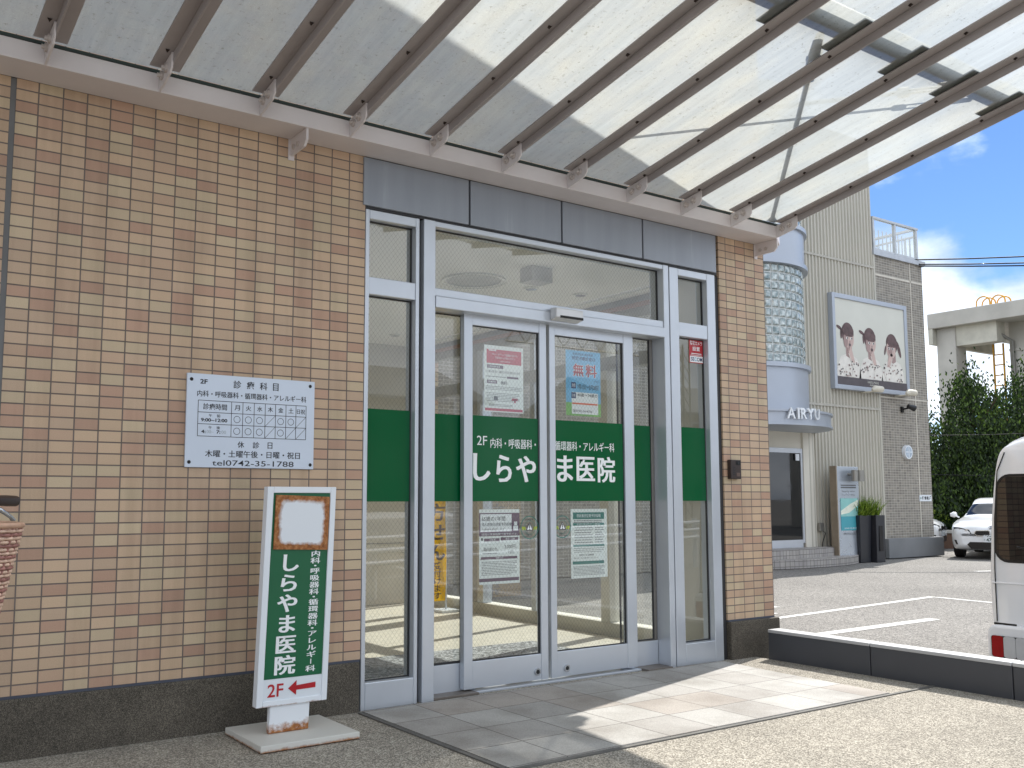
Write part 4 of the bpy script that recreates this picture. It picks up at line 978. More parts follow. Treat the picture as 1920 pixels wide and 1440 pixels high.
m = MB(); m.box(20.0, 22.2, YN-.07, YN+9, 6.84, 6.95); m.build('coping', mat('coping_metal', sr(176, 180, 186), .4, .4), sb)
m = MB(); m.box(9, 20.0, YN+.3, YN+9, LOT+.02, 9.6); m.build('core', CORR, sb)
m = MB(); m.box(6.4, 14.4, YN+.1, YN+.29, LOT+.02, 7.5); m.build('side_wall', BRICK, sb)
# roof terrace screen
ts = MB(); ZR0, ZR1 = 6.95, 7.74
for x in (20.1, 21.0, 21.93): ts.box(x-.035, x+.035, YN-.03, YN+.04, ZR0, ZR1)
ts.box(20.06, 22.0, YN-.04, YN+.05, ZR1, ZR1+.05); ts.box(20.1, 21.95, YN-.02, YN+.02, ZR0+.02, ZR0+.07)
for y in (YN+1.2, YN+2.4, YN+3.6): ts.box(21.9, 21.96, y-.03, y+.03, ZR0, ZR1)
ts.box(21.88, 21.98, YN, YN+3.6, ZR1, ZR1+.05); ts.box(20.1, 21.95, YN+3.55, YN+3.6, ZR1-.12, ZR1-.06)
for k in range(11): xx = 20.2+k*.165; ts.box(xx-.012, xx+.012, YN+3.56, YN+3.58, ZR0, ZR1-.1)
for k in range(1, 24): yy = YN+k*.15; ts.box(21.92, 21.94, yy-.01, yy+.01, ZR0, ZR1-.16)
ts.box(21.9, 21.95, YN, YN+3.6, ZR1-.18, ZR1-.14)
for k in range(1, 11): xx = 20.1+k*.165; ts.box(xx-.009, xx+.009, YN+.05, YN+.07, ZR0, ZR1-.22)
rl = ts.build('terrace_screen', mat('screen_frame', sr(186, 190, 194), .45, .3), sb)
m = MB(); m.quad((20.1, YN, ZR0+.08), (21.93, YN, ZR0+.08), (21.93, YN, ZR1), (20.1, YN, ZR1)); m.quad((21.93, YN, ZR0+.08), (21.93, YN+3.6, ZR0+.08), (21.93, YN+3.6, ZR1), (21.93, YN, ZR1)); m.build('screen_pane', GLASS, rl)
# curved bay
def arc(cx_, cy_, r, a0=-178, a1=-10, n=44): return [(cx_+r*cos(radians(a0+(a1-a0)*k/n)), cy_+r*sin(radians(a0+(a1-a0)*k/n))) for k in range(n+1)]
def drum(m, cx_, cy_, r, z0, z1, mi=0, cap=True, a0=-178, a1=-10, n=44):
    P = arc(cx_, cy_, r, a0, a1, n); N = len(P); vs = [(a, b, z0) for a, b in P]+[(a, b, z1) for a, b in P]
    m.add(vs, [(i, i+1, N+i+1, N+i) for i in range(N-1)], mi, True)
    if cap: m.add(vs[:N], [tuple(range(N))[::-1]], mi); m.add(vs[N:], [tuple(range(N))], mi)
BX, BY = 15.75, 9.5
bay = None
for z0, z1 in ((2.74, 3.73), (5.88, 6.66), (9.0, 9.7)):
    m = MB(); drum(m, BX, BY, 1.56, z0, z1)
    for z in (3.70, 5.83, 6.62):
        if abs(z-z1) < .06 or abs(z-z0) < .06: drum(m, BX, BY, 1.62, z, z+.09)
    bay = m.build('bay_panel', BLUEM, sb)
R = 1.5
for zz0, nrow in ((3.79, 11), (6.71, 12)):
    m = MB()
    for r in range(nrow):
        for c in range(23):
            a0 = -170+c*7.0; a1 = a0+7.0; z0_ = zz0+r*.186
            P = lambda a, rr, z: (BX+rr*cos(radians(a)), BY+rr*sin(radians(a)), z)
            e = .55
            q = [P(a0+e, R, z0_+.013), P(a1-e, R, z0_+.013), P(a1-e, R, z0_+.173), P(a0+e, R, z0_+.173)]
            am, zm = (a0+a1)/2, z0_+.093
            q2 = [P(a0+e+1.1, R+.02, z0_+.04), P(a1-e-1.1, R+.02, z0_+.04), P(a1-e-1.1, R+.02, z0_+.146), P(a0+e+1.1, R+.02, z0_+.146)]
            m.add(q+q2, [(4, 5, 6, 7), (0, 1, 5, 4), (1, 2, 6, 5), (2, 3, 7, 6), (3, 0, 4, 7)])
    m.build('glass_blocks', BLOCK, sb)
m = MB(); drum(m, BX, BY, 1.49, 3.75, 9.1, 0, False); m.build('block_mortar', mat('block_mortar', sr(206, 212, 212), .6), sb)
m = MB(); drum(m, 15.5, 9.6, 2.2, 2.50, 2.75); drum(m, 15.5, 9.6, 2.24, 2.73, 2.77); drum(m, 15.5, 9.6, 2.23, 2.47, 2.51); cr_ = m.build('round_canopy', BLUEM, sb)
for ch, a, w in (('A', -104, .19), ('I', -99.6, .05), ('R', -96, .16), ('Y', -91, .18), ('U', -85.5, .17)):
    m = MB(); ar = radians(a); o = Vector((15.5+2.27*cos(ar), 9.6+2.27*sin(ar), 0)); tx_ = Vector((-sin(ar), cos(ar), 0))
    for kk in range(4):
        oo = o-Vector((cos(ar), sin(ar), 0))*.012*kk
        m.xf = lambda q, oo=oo: oo+tx_*q.x+Vector((0, 0, q.z)); m.text(ch, -w/2, w/2, 2.585, 2.80, 0, 0, .012)
    m.build('letter', mat('letter_steel', sr(226, 230, 234), .3, .3) if 'letter_steel' not in MATS else MATS['letter_steel'], cr_)
# entrance under the bay
m = MB(); m.box(17.12, 17.5, YN-.03, YN+.3, LOT+.02, 2.5); m.box(14.4, 17.12, YN+.02, YN+.3, 2.12, 2.5); m.build('entrance_surround', PLASTER, sb)
m = MB(); m.box(15.0, 15.06, YN-.01, YN+.05, .1, 2.12); m.box(17.05, 17.118, YN-.01, YN+.05, .1, 2.12); m.box(15.06, 17.05, YN-.008, YN+.05, .0, .17); m.box(15.06, 17.05, YN-.008, YN+.05, 2.02, 2.12); dfm = m.build('shop_door', ALU, sb)
m = MB(); m.quad((15.06, YN+.01, .17), (17.05, YN+.01, .17), (17.05, YN+.01, 2.02), (15.06, YN+.01, 2.02)); m.build('door_glass', CARG, dfm)
MB().box(16.86, 16.98, YN-.03, YN-.012, 1.86, 2.0).build('alarm_box', SIGNW, dfm)
m = MB(); 
for rx, ry, z0, z1 in ((2.25, .88, LOT+.01, -.17), (1.6, .52, -.171, .01)):
    P = [(16.4+rx*cos(radians(-180+180*k/40)), 8.79+ry*sin(radians(-180+180*k/40))) for k in range(41)]; m.prism(P, 'z', z0, z1)
m.box(13.5, 16.1, 8.2, 8.79, LOT+.01, .012); m.build('curved_steps', STEP, sb)
# fittings on the salon wall
t = thing('wall_lamp', 'round white wall lamp on the grey brick wall', 'lamp', (21.04, YN-.05, 2.15))
m = MB(); m.tube([(21.04, YN-.021, 2.15), (21.04, YN-.10, 2.15)], .165, 28); m.build('housing', SIGNW, t)
m = MB(); m.disc((21.04, YN-.102, 2.15), .135, (0, -1, 0), 28, 0); m.box(21.03, 21.05, YN-.108, YN-.101, 2.02, 2.28, 1); m.box(20.91, 21.17, YN-.108, YN-.101, 2.14, 2.16, 1); m.build('glass', [mat('opal_glass', sr(176, 190, 204), .25), SIGNW], t)
t = thing('parking_sign', 'small white sign with black characters near the corner of the grey brick wall', 'sign', (21.75, YN-.03, 1))
B(21.52, 22.03, YN-.04, YN-.021, .98, 1.13).build('plate', SIGNW, t)
m = MB(); m.text('駐車場', 21.62, 21.90, 1.01, 1.10, YN-.041, 0, .03); m.tube([(21.565, YN-.041, 1.055), (21.565, YN-.043, 1.055)], .022, 12, 1); m.prism([(21.92, 1.01), (21.98, 1.05), (21.96, 1.06), (22.01, 1.11), (21.95, 1.1), (21.95, 1.07)], 'y', YN-.0415, YN-.0405, 0); m.build('lettering', [BLACK, TEAL], t)
t = thing('wall_spotlight', 'small black spotlight on the grey brick wall above the round lamp', 'spotlight', (20.97, YN-.1, 3.18))
m = MB(); m.box(20.9, 20.98, YN-.06, YN-.021, 3.1, 3.24); m.tube([(20.95, YN-.05, 3.18), (21.0, YN-.2, 3.2)], .02, 8); m.build('bracket', CARB, t)
m = MB(); m.tube([(20.93, YN-.2, 3.24), (21.1, YN-.26, 3.19)], [.05, .075], 14); m.build('lamp_head', CARB, t)
t = thing('wall_socket', 'grey outdoor socket box with hanging cable beside the salon door', 'socket', (17.6, YN-.05, .4))
B(17.52, 17.66, YN-.1, YN-.033, .34, .52).build('box', STEEL, t, .01)
m = MB(); m.tube([(17.62, YN-.07, .36), (17.7, YN-.1, .3), (17.62, YN-.08, .1), (17.6, YN-.07, -.2)], .01, 6); m.build('cable', RUBBER, t)
# billboard
t = thing('billboard', 'framed photo billboard of three children on the salon wall', 'billboard', (19.9, YN-.1, 3.5))
bx0, bx1, bz0, bz1 = 18.17, 21.12, 3.50, 5.69; yb = YN-.16
m = MB()
for a in ((bx0, bx0+.1, bz0, bz1), (bx1-.1, bx1, bz0, bz1), (bx0+.1, bx1-.1, bz1-.11, bz1), (bx0+.1, bx1-.1, bz0, bz0+.1)): m.box(a[0], a[1], yb, YN-.033, a[2], a[3])
m.build('frame', BLUEM, t, .01)
BBG = mat('print_backdrop', sr(206, 206, 196), .4, 0, .06, .5); SKIN = mat('print_skin', sr(196, 172, 164), .5, 0, .06, 3); HAIR = mat('print_hair', sr(92, 70, 70), .5, 0, .3, 9); DRS = mat('print_dress', sr(220, 216, 208), .5); DK = mat('print_dark', sr(70, 60, 66), .5); SHD = mat('print_shade', sr(158, 134, 130), .5, 0, .1, 4)
m = MB(); px0, px1, pz0, pz1 = bx0+.1, bx1-.1, bz0+.1, bz1-.11
m.quad((px0, yb+.03, pz0), (px1, yb+.03, pz0), (px1, yb+.03, pz1), (px0, yb+.03, pz1), 0)
d_ = [0]
def PU(u, v, d): return (px0+u*(px1-px0), yb+.03-.0015*d, pz1-v*(pz1-pz0))
def blob(u, v, ru, rv, mi, d, rot=0., a0=0, a1=360):
    n = 26; P = []
    for k in range(n):
        a = radians(a0+(a1-a0)*k/n); e, f_ = ru*cos(a), rv*sin(a); c, s = cos(rot), sin(rot); P.append(PU(u+e*c-f_*s, v+e*s+f_*c, d))
    m.add(P, [tuple(range(n))[::-1]], mi)
def poly(pts, mi, d): m.add([PU(u, v, d) for u, v in pts], [tuple(range(len(pts)))], mi)
for cx_, cy_, tail, look in ((.17, .43, -1, 1), (.48, .45, -1, .6), (.80, .48, 1, -.5)):
    poly([(max(.0, cx_-.17), .905), (max(.0, cx_-.15), .78), (cx_-.10, .67), (cx_-.03, .64), (cx_+.05, .64), (cx_+.12, .68), (min(.995, cx_+.16), .78), (min(.995, cx_+.17), .905)], 3, 1)
    poly([(cx_-.03, .66), (cx_-.03, .54), (cx_+.05, .54), (cx_+.055, .655), (cx_+.01, .68)], 5, 2)
    blob(cx_, cy_-.035, .084, .125, 2, 3)
    if tail < 0: blob(cx_-.115, cy_-.09, .04, .018, 2, 3, .5); blob(cx_-.09, cy_-.02, .012, .06, 2, 3)
    else: blob(cx_+.105, cy_+.02, .022, .10, 2, 3, -.25); blob(cx_-.10, cy_+.05, .012, .06, 2, 3, .2)
    blob(cx_+.014*(1 if look > 0 else -1), cy_+.028, .068, .112, 1, 4); blob(cx_-.03, cy_+.05, .03, .085, 5, 5); blob(cx_+.004, cy_-.062, .078, .062, 2, 6, .05); blob(cx_+.01, cy_-.022, .062, .026, 2, 6.5, .05)
    f0 = cx_+.018*(1 if look > 0 else -1)
    for e in (-1, 1): blob(f0+e*.029, cy_+.022, .017, .015, 6, 7); blob(f0+e*.029+.005*look, cy_+.022, .009, .012, 4, 8); blob(f0+e*.03, cy_-.002, .02, .005, 2, 7)
    blob(f0+.006, cy_+.062, .009, .014, 5, 7); blob(f0+.004, cy_+.098, .019, .022, 5, 7); blob(f0+.004, cy_+.098, .012, .015, 4, 8)
    q = 1 if look > 0 else -1
    poly([(cx_+q*.10, .90), (cx_+q*.13, .80), (cx_+q*.05, .62), (cx_+q*.015, .60), (cx_-q*.0, .63), (cx_+q*.06, .80), (cx_+q*.03, .90)], 3, 5)
    poly([(cx_+q*.085, .73), (cx_+q*.055, .60), (cx_+q*.01, .585), (cx_+q*.005, .625), (cx_+q*.045, .73)], 1, 6); blob(cx_+q*.022, .59, .028, .034, 1, 7); blob(cx_+q*.012, .572, .008, .03, 5, 8, .3)
    random.seed(int(cx_*100))
    for k in range(30):
        u, v = cx_+random.uniform(-.14, .14), random.uniform(.70, .89)
        if 0.01 < u < .985: blob(u, v, .007, .009, 4 if k % 2 else 5, 9)
poly([(0, .905), (1, .905), (1, 1), (0, 1)], 4, 9)
m.build('picture', [BBG, SKIN, HAIR, DRS, mat('print_grey', sr(82, 76, 80), .5), SHD, mat('print_white', sr(224, 220, 214), .5)], t)
m = MB(); m.text('HAIR & MAKE', 19.42, 19.85, pz0+.09, pz0+.15, yb+.012, 0); m.text('AIRYU', 19.5, 19.78, pz0+.035, pz0+.075, yb+.012, 0); m.build('caption', BBG, t)
for xx in (19.3, 20.65):
    m = MB(); m.tube([(xx, YN-.05, bz0-.02), (xx, yb-.28, bz0-.03)], .02, 8); m.tube([(xx-.2, yb-.3, bz0-.01), (xx-.12, yb-.32, bz0+.02), (xx+.12, yb-.32, bz0+.02), (xx+.2, yb-.3, bz0-.01)], [.03, .075, .075, .03], 12); m.build('lamp', mat('cream_lamp', sr(206, 200, 184), .4), t)
# sign monolith
t = thing('sign_pillar', 'tall silver sign pillar with teal panel beside the salon steps', 'sign', (18.08, 8.4, LOT))
m = MB(); m.box(17.70, 18.47, 8.36, 8.45, LOT+.004, 1.74); m.build('body', mat('silver_sheet', sr(190, 198, 208), .28, .6, .03, .8), t, .01)
m = MB(); m.box(17.662, 17.698, 8.36, 8.52, LOT+.004, 1.75); m.build('edge', mat('bronze_edge', sr(150, 138, 122), .4, .4), t)
B(17.775, 18.396, 8.352, 8.359, .36, 1.05).build('panel', TEAL if False else mat('teal_panel', sr(70, 158, 172), .4, 0, .08, 1), t)
m = MB(); m.quad((17.775, 8.3508, .66), (18.396, 8.3508, .66), (18.396, 8.3508, 1.05), (17.775, 8.3508, 1.05), 0)
m.prism([(17.775, .70), (18.076, .74), (18.396, .90), (18.396, 1.02), (18.123, .93), (17.775, .78)], 'y', 8.3500, 8.3504, 1)
m.text('beauty salon', 17.850, 18.320, 1.18, 1.22, 8.358, 2); m.text('ビューティーサロン', 17.850, 18.320, 1.10, 1.15, 8.358, 2); m.box(17.813, 18.358, 8.357, 8.3585, 1.27, 1.30, 2); m.box(17.813, 18.358, 8.357, 8.3585, 1.32, 1.345, 2)
m.text('0742-35-8333', 17.888, 18.358, .39, .42, 8.351, 3); m.text('OPEN 9:30 CLOSE 19', 17.850, 18.358, .26, .31, 8.358, 2)
m.build('printing', [mat('pale_sea_print', sr(140, 196, 192), .4, 0, .1, 4), mat('cloud_print', sr(226, 230, 214), .4, 0, .1, 6), GR, WHITE], t)
m = MB(); m.tube([(18.095, 8.36, 1.58), (18.095, 8.25, 1.56)], .03, 8, 0); m.tube([(18.095, 8.2, 1.66), (18.095, 8.2, 1.42)], .07, 14, 0); m.tube([(18.292, 8.2, 1.66), (18.292, 8.2, 1.42)], .09, 14, 0); m.build('lamp', STEEL, t)
# planter
t = thing('tall_planter', 'tall tapering black planter with feathery green plants by the grey brick wall', 'planter', (18.668, 8.4, LOT))
def taper(m, x0, x1, y0, y1, z0, z1, k):
    cx_, cy_ = (x0+x1)/2, (y0+y1)/2; P = lambda x, y, s, z: (cx_+(x-cx_)*s, cy_+(y-cy_)*s, z)
    m.add([P(x0, y0, k, z0), P(x1, y0, k, z0), P(x1, y1, k, z0), P(x0, y1, k, z0), (x0, y0, z1), (x1, y0, z1), (x1, y1, z1), (x0, y1, z1)], [(0, 3, 2, 1), (4, 5, 6, 7), (0, 1, 5, 4), (1, 2, 6, 5), (2, 3, 7, 6), (3, 0, 4, 7)])
m = MB(); taper(m, 18.300, 18.732, 8.25, 8.72, LOT+.004, .68, .85); taper(m, 18.742, 19.082, 8.15, 8.62, LOT+.004, .68, .92); po = m.build('pot', mat('black_planter', sr(40, 42, 48), .4, 0, .05, 3), t, .01)
B(18.843, 18.972, 8.145, 8.16, -.1, .45).build('pot_inlay', RUBBER, po)
m = MB(); random.seed(4)
for k in range(620):
    bx_, by_ = random.uniform(18.392, 19.064), random.uniform(8.25, 8.6); a = random.uniform(0, 2*pi); L_ = random.uniform(.22, .58); tl = random.uniform(.4, 1.5)
    p0 = Vector((bx_, by_, .66)); prev = p0; d = Vector((cos(a)*tl*.6, sin(a)*tl*.6, 1)).normalized(); w = Vector((-sin(a), cos(a), 0))*.014
    for s in range(4):
        nx = prev+d*L_/4; d = (d+Vector((cos(a), sin(a), -.6))*.13*tl).normalized(); k0 = 1-s/4; k1 = 1-(s+1)/4
        m.add([prev-w*k0, prev+w*k0, nx+w*k1, nx-w*k1], [(0, 1, 2, 3)]); prev = nx
m.build('foliage', LEAF3, t)
# power cables from the salon corner
cab = MB()
for a, b in (((21.8, 8.8, 6.97), (33, 1.5, 8.35)), ((21.9, 8.75, 6.86), (33, 1.4, 8.0)), ((21.9, 8.72, 6.81), (33, 1.4, 7.83))):
    a, b = Vector(a), Vector(b); cab.tube([a.lerp(b, i/10)-Vector((0, 0, .28*4*(i/10)*(1-i/10))) for i in range(11)], .017, 6)
tag(cab.build('power_cables', RUBBER), 'three dark power cables running from the roof corner of the salon', 'cable')
cab = MB()
for z0_, z1_ in ((2.95, 3.5), (1.9, 2.1)):
    a, b = Vector((24, 12.5, z0_)), Vector((33, 6, z1_)); cab.tube([a.lerp(b, i/8)-Vector((0, 0, .3*4*(i/8)*(1-i/8))) for i in range(9)], .009, 5)
tag(cab.build('telephone_cables', RUBBER), 'thin dark telephone cables in front of the dark trees', 'cable')

# ================================================================== FAR CONCRETE BUILDING
fb = thing('concrete_building', 'pale concrete building with deep flat roof slab behind the trees', 'building', (41, 12, LOT))
XF = 37.5
m = MB(); m.box(XF, 50, -8, 17.55, 8.05, 8.68); m.build('roof', CONC, fb, .02)
m = MB(); m.box(XF+1.3, 50, -8, 14.9, LOT+.02, 8.05); m.box(XF+1.25, XF+1.3, -8, 14.9, 6.9, 7.0); m.build('wall', CONC, fb)
m = MB(); m.box(XF+.3, XF+1.1, 16.55, 17.35, LOT+.02, 8.05); m.build('column', CONC, fb, .02)
m = MB(); m.box(XF+.35, XF+1.0, 14.9, 16.55, 7.25, 8.05); m.box(XF+.02, XF+5, 17.351, 17.54, 7.4, 8.05); m.build('beam', mat('stained_concrete', sr(194, 190, 176), .85, 0, .16, 1.2), fb)
m = MB(); m.box(XF+1.24, XF+1.34, 11.8, 13.9, 4.3, 6.25); wf = m.build('window', CONCD, fb)
B(XF+1.235, XF+1.3, 11.9, 13.8, 4.4, 6.15).build('pane', mat('dim_window', sr(84, 90, 92), .3, 0, .2, 2), wf)
m = MB(); m.tube([(XF+.5, 15.1, 8.04), (XF+.5, 15.1, 7.7), (XF+1.2, 14.75, 7.3), (XF+1.2, 14.75, LOT+.1)], .09, 10); m.build('downpipe', STEEL, fb)
m = MB()
for y in (15.25, 15.65): m.tube([(XF+1.5, y, 3.2), (XF+1.5, y, 7.3)], .04, 6)
for k in range(9): m.tube([(XF+1.5, 15.25, 3.5+k*.42), (XF+1.5, 15.65, 3.5+k*.42)], .025, 6)
m.build('ladder', YEL, fb)
m = MB()
for xx, y0_ in ((XF+.3, 15.35), (XF+.5, 14.85)):
    m = MB()
    for dy in (0, .45):
        P = [(xx+dy, y0_-.27, 8.68), (xx+dy, y0_-.27, 8.85)]+[(xx+dy, y0_-.27*cos(a*pi/8), 8.85+.25*sin(a*pi/8)) for a in range(1, 8)]+[(xx+dy, y0_+.27, 8.85), (xx+dy, y0_+.27, 8.68)]
        m.tube(P, .03, 6)
    m.box(xx, xx+.45, y0_-.29, y0_-.25, 8.681, 8.72)
    m.build('roof_hoop', YEL, fb)

# ================================================================== TREES, HEDGE, FENCE
def tree(name, label, x, y, h, cr_list, nleaf, leaf, mt, seed, group=None, z=LOT, upright=False):
    random.seed(seed); t = thing(name, label, 'tree', (x, y, z), group=group)
    m = MB(); m.tube([(x, y, z), (x+.05, y, z+h*.3), (x-.04, y+.03, z+h*.62), (x, y, z+h*.9)], [.17, .13, .08, .02], 10)
    for k in range(9):
        a = k*2.4; zz = z+h*(.2+.07*k); m.tube([(x, y, zz), (x+cos(a)*.7, y+sin(a)*.7, zz+.35), (x+cos(a)*1.2, y+sin(a)*1.2, zz+.8)], [.06, .04, .012], 6)
    m.build('trunk', BARK, t)
    m = MB(); tot = sum(c[3]*c[4] for c in cr_list)
    for (cx_, cy_, cz_, rr, rz_) in cr_list:
        k = int(nleaf*rr*rz_/tot)
        # clumps of leaves set on the shell and inside of each lobe
        for q in range(max(1, k//14)):
            while True:
                d = Vector((random.uniform(-1, 1), random.uniform(-1, 1), random.uniform(-1, 1)))
                if .25 < d.length < 1: break
            d = d.normalized()*(d.length**.45)*random.uniform(.82, 1.12)
            c = Vector((cx_+d.x*rr, cy_+d.y*rr, cz_+d.z*rz_)); cl = random.uniform(.10, .26)
            for w in range(14):
                p = c+Vector((random.gauss(0, cl), random.gauss(0, cl), random.gauss(0, cl*1.2)))
                n_ = Vector((random.gauss(0, 1), random.gauss(0, 1), random.gauss(.5, 1))).normalized(); u_ = n_.orthogonal().normalized()
                if upright: u_ = (Vector((0, 0, 1))+Vector((random.gauss(0, .5), random.gauss(0, .5), 0))).normalized(); n_ = u_.orthogonal().normalized()
                a = random.uniform(0, 2*pi) if not upright else 0; v_ = n_.cross(u_); uu = u_*cos(a)+v_*sin(a); vv = n_.cross(uu); s = leaf*random.uniform(.6, 1.4)
                m.add([p-uu*s, p+vv*s*.42, p+uu*s, p-vv*s*.42], [(0, 1, 2, 3)])
    m.build('crown', mt, t); return t
def lobes(x, y, h, r, seed, n=16, base=.3):
    random.seed(seed); o = []
    for k in range(n):
        f = base+(1-base)*k/(n-1); R_ = r*(1.0-.85*max(0, (f-.45)/.55)**1.4); a = random.uniform(0, 2*pi); q = R_*random.uniform(.25, .62)
        o.append((x+cos(a)*q, y+sin(a)*q, LOT+h*f, R_*random.uniform(.45, .7), h*random.uniform(.09, .15)))
    return o
tree('conifer_tree', 'dark green conifer with pointed top in front of the concrete column', 28.9, 11.3, 5.2, lobes(28.9, 11.3, 5.0, 1.9, 3, base=.15, n=20), 24000, .055, LEAF1, 11, 'dark conifers beyond the car park', upright=True)
tree('conifer_tree', 'broad dark conifer below the window of the concrete building', 30.4, 10.2, 5.3, lobes(30.4, 10.2, 5.1, 2.0, 5, base=.15, n=20), 24000, .055, LEAF1, 12, 'dark conifers beyond the car park', upright=True)
tree('conifer_tree', 'dark conifer half hidden by the white van', 31.8, 8.6, 5.6, lobes(31.8, 8.6, 5.4, 1.7, 6, base=.2), 11000, .055, LEAF1, 13, 'dark conifers beyond the car park', upright=True)
tree('conifer_tree', 'lower dark conifer tucked against the corner of the salon', 27.6, 12.6, 3.9, lobes(27.4, 12.5, 4.0, 1.75, 7, base=.12), 16000, .055, LEAF1, 14, 'dark conifers beyond the car park', upright=True)
tree('flowering_tree', 'pale leaved tree rising behind the salon corner', 31.5, 15.6, 5.4, lobes(31.5, 15.6, 5.4, 1.5, 8, base=.4), 5000, .07, LEAF2, 15)
def shrub(x, y, r, h, mt, seed, label):
    random.seed(seed); t = thing('shrub', label, 'shrub', (x, y, LOT), group='shrubs at the foot of the trees')
    m = MB()
    for k in range(6): a = k*1.05; m.tube([(x, y, LOT), (x+cos(a)*r*.5, y+sin(a)*r*.5, LOT+h*.7)], [.025, .01], 5)
    m.build('stem', BARK, t); m = MB()
    for q in range(1500):
        d = Vector((random.gauss(0, .42), random.gauss(0, .42), random.random()**.6)); p = Vector((x+d.x*r, y+d.y*r, LOT+.08+d.z*h*(1-.35*(d.x**2+d.y**2))))
        n_ = Vector((random.gauss(0, 1), random.gauss(0, 1), random.gauss(.6, 1))).normalized(); uu = n_.orthogonal(); vv = n_.cross(uu); s = random.uniform(.03, .07)
        m.add([p-uu*s, p+vv*s*.5, p+uu*s, p-vv*s*.5], [(0, 1, 2, 3)])
    m.build('foliage', mt, t)
shrub(26.6, 11.9, .9, 1.15, LEAF2, 21, 'yellow green shrub just right of the salon corner'); shrub(27.5, 11.3, 1.0, 1.0, LEAF1, 22, 'dark shrub behind the brown wall'); shrub(28.3, 10.3, 1.0, 1.1, LEAF2, 23, 'green shrub behind the roof of the white saloon')
t = thing('slat_fence', 'dark vertical slat fence below the conifers', 'fence', (29, 12, LOT))
m = MB(); a, b = Vector((27.2, 13.6, 0)), Vector((34, 7.0, 0)); n = 60
for k in range(n):
    p = a.lerp(b, k/n); m.box(p.x-.05, p.x+.05, p.y-.012, p.y+.012, LOT+.02, 1.55+.04*(k % 3))
m.build('slats', WOODD, t)
m = MB(); d = (b-a)
for z in (.2, 1.2):
    m.tube([a+Vector((.03, .05, z)), b+Vector((.03, .05, z))], .04, 4)
m.build('rail', WOODD, t)
t = thing('brown_wall', 'low brown wall with pale cap beside the salon corner', 'wall', (26.5, 11, LOT))
m = MB(); q = [(23.6, 11.25), (27.2, 9.9), (27.28, 10.1), (23.68, 11.45)]; m.prism(q, 'z', LOT+.004, .08); m.build('wall', BROWNW, t)
m = MB(); q = [(23.56, 11.22), (27.2, 9.85), (27.32, 10.13), (23.68, 11.5)]; m.prism(q, 'z', .08, .16); m.build('cap', CONC, t)
t = thing('stone_pile', 'pile of grey flat stones behind the brown wall', 'stones', (26.2, 11.7, LOT))
m = MB(); random.seed(31)
for k in range(16):
    x, y, z = 25.4+random.random()*1.6, 11.35+random.random()*.4, LOT+.06+.09*(k//2); s = random.uniform(.2, .42); P = [(x+s*random.uniform(.8, 1.1)*cos(a*pi/4), y+s*.6*sin(a*pi/4)) for a in range(8)]; m.prism(P, 'z', z, z+.085)
m.build('stones', CONCD, t, .02)
sal3 = copy_tree(sal); sal3.location = (23.9, 12.2, LOT); sal3.rotation_euler = (0, 0, math.atan2(-.94, .35)); tag(sal3, 'pale car whose nose shows past the corner of the grey brick wall', 'car')

# ================================================================== BEHIND THE CAMERA (mirrored in the glass)
t = thing('cable_fence', 'white three rail guard fence along the car park, mirrored in the doors', 'fence', (8, -7, LOT))
a, b = Vector((3.0, -4.95, LOT)), Vector((20, -11.4, LOT))
a = Vector((3.2, -5.25, LOT)); n = 9
for k in range(n+1):
    p = a.lerp(b, k/n); m = MB(); m.tube([p, p+Vector((0, 0, 1.0))], .05, 10); m.build('post', SIGNW, t)
for z in (.62, .77, .92):
    m = MB(); m.tube([a+Vector((0, .06, z)), b+Vector((0, .06, z))], .032, 8); m.build('rail', SIGNW, t)
t = thing('utility_pole', 'concrete utility pole with cross arms, mirrored in the left side pane', 'pole', (15, -29, LOT))
m = MB(); m.tube([(15, -29, LOT), (15, -29, 9.5)], [.17, .11], 12); m.build('pole', CONC, t)
m = MB(); m.box(14.0, 16.0, -29.06, -28.94, 8.6, 8.72); m.box(14.3, 15.7, -29.06, -28.94, 7.6, 7.7); m.tube([(15.35, -29, 6.6), (15.35, -29, 7.3)], .2, 12); m.build('cross_arm', STEEL, t)
t = thing('lattice_gantry', 'steel lattice railway gantry, mirrored in the right side pane', 'gantry', (32, -26, LOT))
m = MB()
for x in (31.8, 32.2):
    for y in (-26.2, -25.8): m.tube([(x, y, LOT), (x, y, 8)], .04, 6)
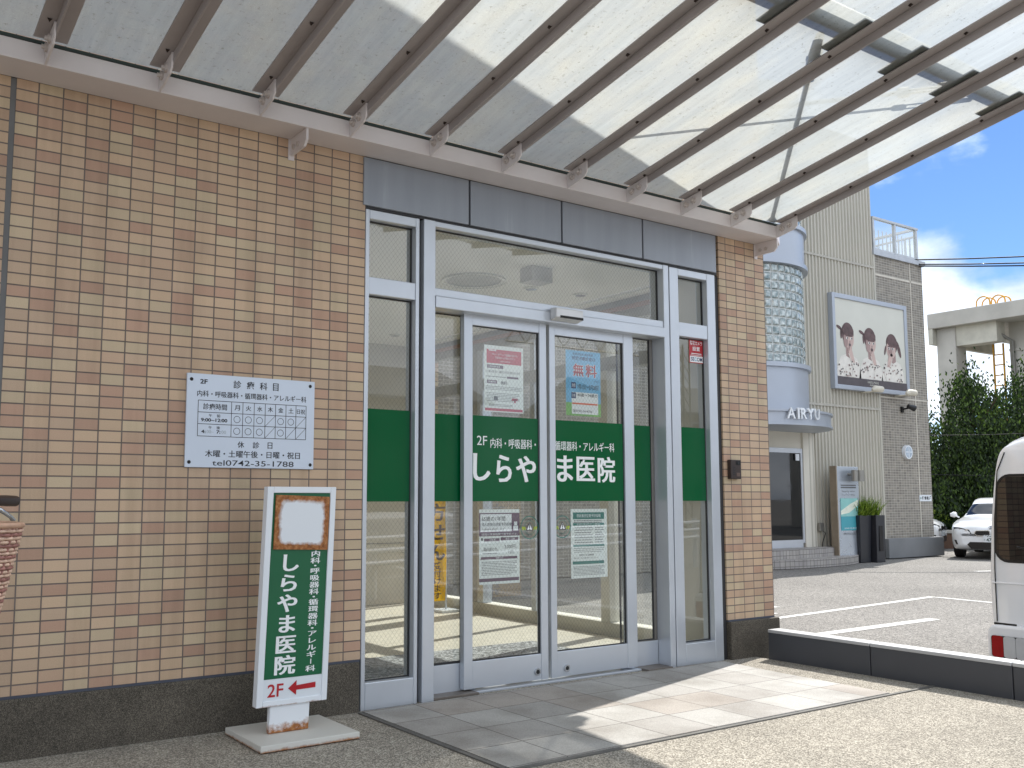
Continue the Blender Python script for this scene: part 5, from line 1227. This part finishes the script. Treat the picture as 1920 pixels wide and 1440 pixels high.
for k in range(16):
    z = LOT+.5*k; m.tube([(31.8, -26.2, z), (32.2, -26.2, z+.5)], .025, 5); m.tube([(32.2, -25.8, z), (31.8, -25.8, z+.5)], .025, 5); m.tube([(31.8, -26.2, z+.5), (31.8, -25.8, z)], .025, 5)
for z in (7.3, 7.9): m.tube([(32, -26, z), (22, -26, z)], .04, 6)
for k in range(20): m.tube([(32-k*.5, -26, 7.3+.6*(k % 2)), (31.5-k*.5, -26, 7.9-.6*(k % 2))], .025, 5)
m.build('lattice', STEEL, t)
def house(x, y, w, d, h, label, wall, seed):
    t = thing('house', label, 'house', (x, y, LOT), group='houses across the road')
    m = MB(); m.box(x-w/2, x+w/2, y-d/2, y+d/2, LOT+.02, h); m.prism([(y-d/2, h), (y+d/2, h), (y, h+1.6)], 'x', x-w/2, x+w/2); m.build('wall', wall, t)
    m = MB(); e = .5
    for s in (1, -1):
        m.add([(x-w/2-e, y+s*(d/2+e), h-.3), (x+w/2+e, y+s*(d/2+e), h-.3), (x+w/2+e, y, h+1.75), (x-w/2-e, y, h+1.75), (x-w/2-e, y+s*(d/2+e), h-.15), (x+w/2+e, y+s*(d/2+e), h-.15), (x+w/2+e, y, h+1.9), (x-w/2-e, y, h+1.9)], [(0, 1, 2, 3), (7, 6, 5, 4), (0, 4, 5, 1), (1, 5, 6, 2), (2, 6, 7, 3), (3, 7, 4, 0)])
    m.build('roof', CONCD, t)
    for fl in (1.0, 3.7):
        for k in range(int(w//3)):
            xx = x-w/2+1.5+k*3
            if fl+1.2 > h: continue
            f = B(xx-.8, xx+.8, y+d/2, y+d/2+.06, fl, fl+1.2).build('window', ALU, t); B(xx-.72, xx+.72, y+d/2+.055, y+d/2+.066, fl+.08, fl+1.12).build('pane', CARG, f)
house(4, -34, 10, 8, 5.6, 'cream two storey house across the road, left of the pole', PLASTER, 1)
house(20, -38, 12, 9, 5.8, 'pale grey two storey house across the road, right of the pole', STONEW, 2)
house(38, -34, 11, 9, 5.5, 'white two storey house across the road behind the gantry', CONC, 3)
